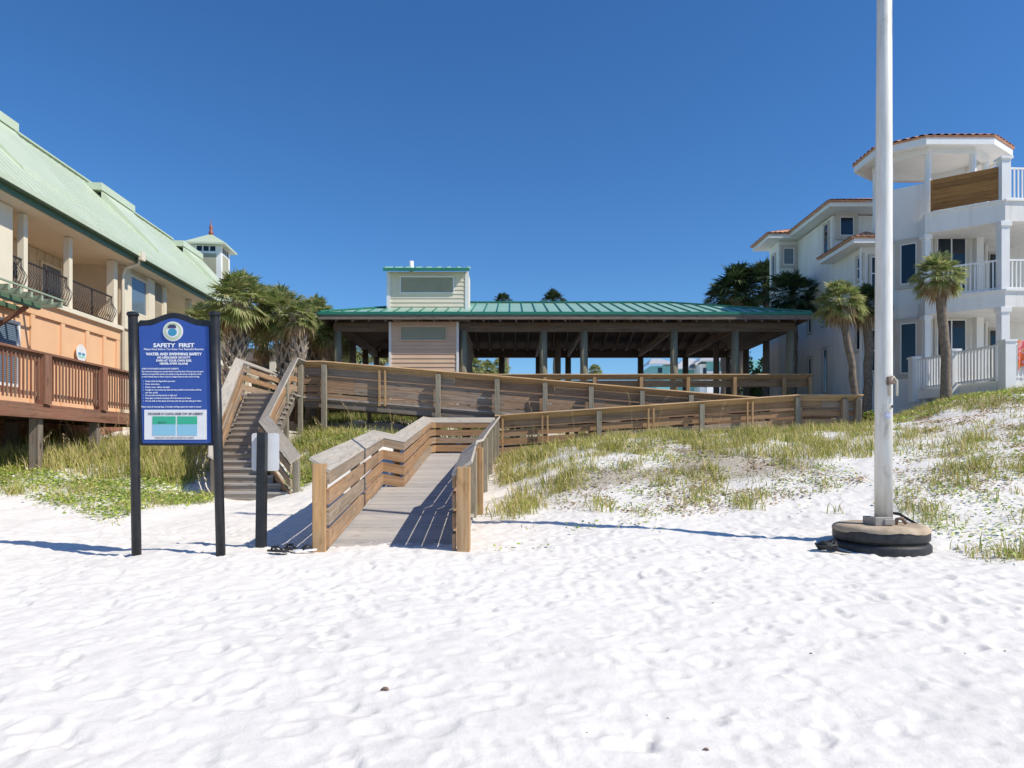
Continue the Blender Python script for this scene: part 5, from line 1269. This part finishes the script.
# centre dune
C1 = poly_world([(484, 516), (490, 480), (505, 458), (555, 436), (640, 428), (618, 452), (585, 476), (552, 500), (535, 512), (510, 519)])
x, y = sample(C1, 22, .8, -.2, 6); grass_mesh('dune_grass', x, y, 20, (.12, .38), .10, M['grass'], seed=6)
C2 = poly_world([(545, 434), (600, 428), (700, 425), (860, 424), (893, 436), (880, 462), (815, 466), (755, 462), (700, 450), (640, 438), (560, 440)])
x, y = sample(C2, 20, .8, -.18, 7); grass_mesh('dune_grass', x, y, 18, (.12, .36), .10, M['grass'], seed=7)
C3 = poly_world([(545, 508), (585, 476), (630, 436), (740, 455), (870, 465), (860, 485), (760, 508), (690, 515), (600, 520)])
x, y = sample(C3, 11, .7, .22, 8); grass_mesh('dune_grass', x, y, 14, (.10, .34), .07, M['grass'], seed=8)
x, y = sample(C3, 26, .7, .0, 9); leaves_mesh('ground_cover', x, y, 6, .021, M['cover'], 9, .08)
C4 = poly_world([(695, 512), (700, 470), (755, 468), (762, 510)])
x, y = sample(C4, 22, .6, -.0, 10); grass_mesh('dune_grass', x, y, 16, (.15, .40), .08, M['grass'], seed=10)
C5 = poly_world([(470, 530), (560, 520), (700, 505), (860, 490), (860, 515), (700, 530), (560, 548), (470, 560)])
x, y = sample(C5, 9, .6, .22, 11); leaves_mesh('ground_cover', x, y, 6, .02, M['cover'], 11, .06)
x, y = sample(C5, 6, .6, .3, 12); grass_mesh('dune_grass', x, y, 8, (.06, .22), .05, M['grass'], seed=12)
x, y = sample(C3, 34, .5, .0, 61); leaves_mesh('leaf_litter', x, y, 7, .022, M['frond'], 61, .03, .10)
x, y = sample(C3, 9, .7, .1, 62); grass_mesh('dune_grass', x, y, 9, (.05, .18), .07, M['grassgreen'], seed=62, lean=.9)
# right dune
R1 = poly_world([(870, 424), (895, 408), (960, 396), (1100, 388), (1100, 402), (1024, 405), (960, 410), (915, 420), (893, 436)])
x, y = sample(R1, 20, .8, -.22, 13); grass_mesh('dune_grass', x, y, 18, (.08, .28), .10, M['grass'], seed=13)
x, y = sample(R1, 14, .9, -.1, 14); leaves_mesh('ground_cover', x, y, 7, .035, M['cover'], 14, .14)
R2 = poly_world([(880, 440), (950, 428), (1110, 428), (1110, 446), (960, 456), (900, 470)])
x, y = sample(R2, 16, .7, -.05, 15); grass_mesh('dune_grass', x, y, 16, (.10, .32), .09, M['grass'], seed=15)
R3 = poly_world([(925, 480), (960, 462), (1120, 444), (1120, 580), (1000, 565), (950, 545), (925, 515)])
x, y = sample(R3, 30, .7, .02, 16); grass_mesh('dune_grass', x, y, 12, (.08, .34), .07, M['grass'], seed=16)
x, y = sample(R3, 44, .6, -.05, 17); leaves_mesh('ground_cover', x, y, 7, .021, M['cover'], 17, .10)
R4 = poly_world([(895, 485), (900, 450), (1110, 402), (1110, 460), (960, 500), (900, 520)])
x, y = sample(R4, 14, .7, .1, 18); grass_mesh('dune_grass', x, y, 12, (.10, .34), .07, M['grass'], seed=18)
x, y = sample(R4, 22, .6, .05, 19); leaves_mesh('ground_cover', x, y, 6, .021, M['cover'], 19, .08)

x, y = sample(R4, 50, .5, -.05, 71); leaves_mesh('leaf_litter', x, y, 6, .02, M['frond'], 71, .03, .10)
RC = poly_world([(915, 415), (960, 404), (1100, 400), (1110, 428), (960, 428), (905, 440)])
x, y = sample(RC, 60, .5, -.05, 72); leaves_mesh('leaf_litter', x, y, 6, .022, M['frond'], 72, .04, .10)
x, y = sample(RC, 14, .7, .0, 73); grass_mesh('dune_grass', x, y, 12, (.06, .22), .08, M['grass'], seed=73, lean=.8)
# ------------------------------------------------------------------ camera, sky, sun
cam = bpy.data.cameras.new('camera'); co = bpy.data.objects.new('camera', cam); COL.objects.link(co)
co.location = (0, 0, EYE); co.rotation_euler = (math.pi/2, 0, 0); cam.sensor_width = 36; cam.lens = F/1024*36
cam.shift_y = (HY-384)/1024; cam.clip_end = 5000; cam.clip_start = .05; SC.camera = co
sv = Vector((.88, -.38, 1.0)).normalized(); elv = math.asin(sv.z)
w = bpy.data.worlds.new('World'); SC.world = w; w.use_nodes = True; nt = w.node_tree
sk = nt.nodes.new('ShaderNodeTexSky'); sk.sky_type = 'NISHITA'; sk.sun_disc = False; sk.sun_elevation = elv; sk.sun_rotation = math.atan2(sv.x, sv.y)
sk.altitude = 0; sk.air_density = 1.0; sk.dust_density = .15; sk.ozone_density = 3.0
hsv = nt.nodes.new('ShaderNodeHueSaturation'); hsv.inputs['Saturation'].default_value = 1.2; hsv.inputs['Value'].default_value = 1.15
tn = nt.nodes.new('ShaderNodeMix'); tn.data_type = 'RGBA'; tn.blend_type = 'MULTIPLY'; tn.inputs[0].default_value = 1; tn.inputs[7].default_value = (.53, .70, .86, 1)
nt.links.new(sk.outputs[0], hsv.inputs['Color']); nt.links.new(hsv.outputs[0], tn.inputs[6]); nt.links.new(tn.outputs[2], nt.nodes['Background'].inputs[0]); nt.nodes['Background'].inputs[1].default_value = .115
sl = bpy.data.lights.new('sun', 'SUN'); so = bpy.data.objects.new('sun', sl); COL.objects.link(so)
sl.energy = 4.0; sl.angle = math.radians(.5); sl.color = (1, .915, .79); so.rotation_euler = sv.to_track_quat('Z', 'Y').to_euler(); so.location = (20, -9, 30)
SC.view_settings.view_transform = 'Standard'; SC.view_settings.look = 'None'; SC.view_settings.exposure = 0.28; SC.view_settings.gamma = 1
SC.render.resolution_x = 1024; SC.render.resolution_y = 768
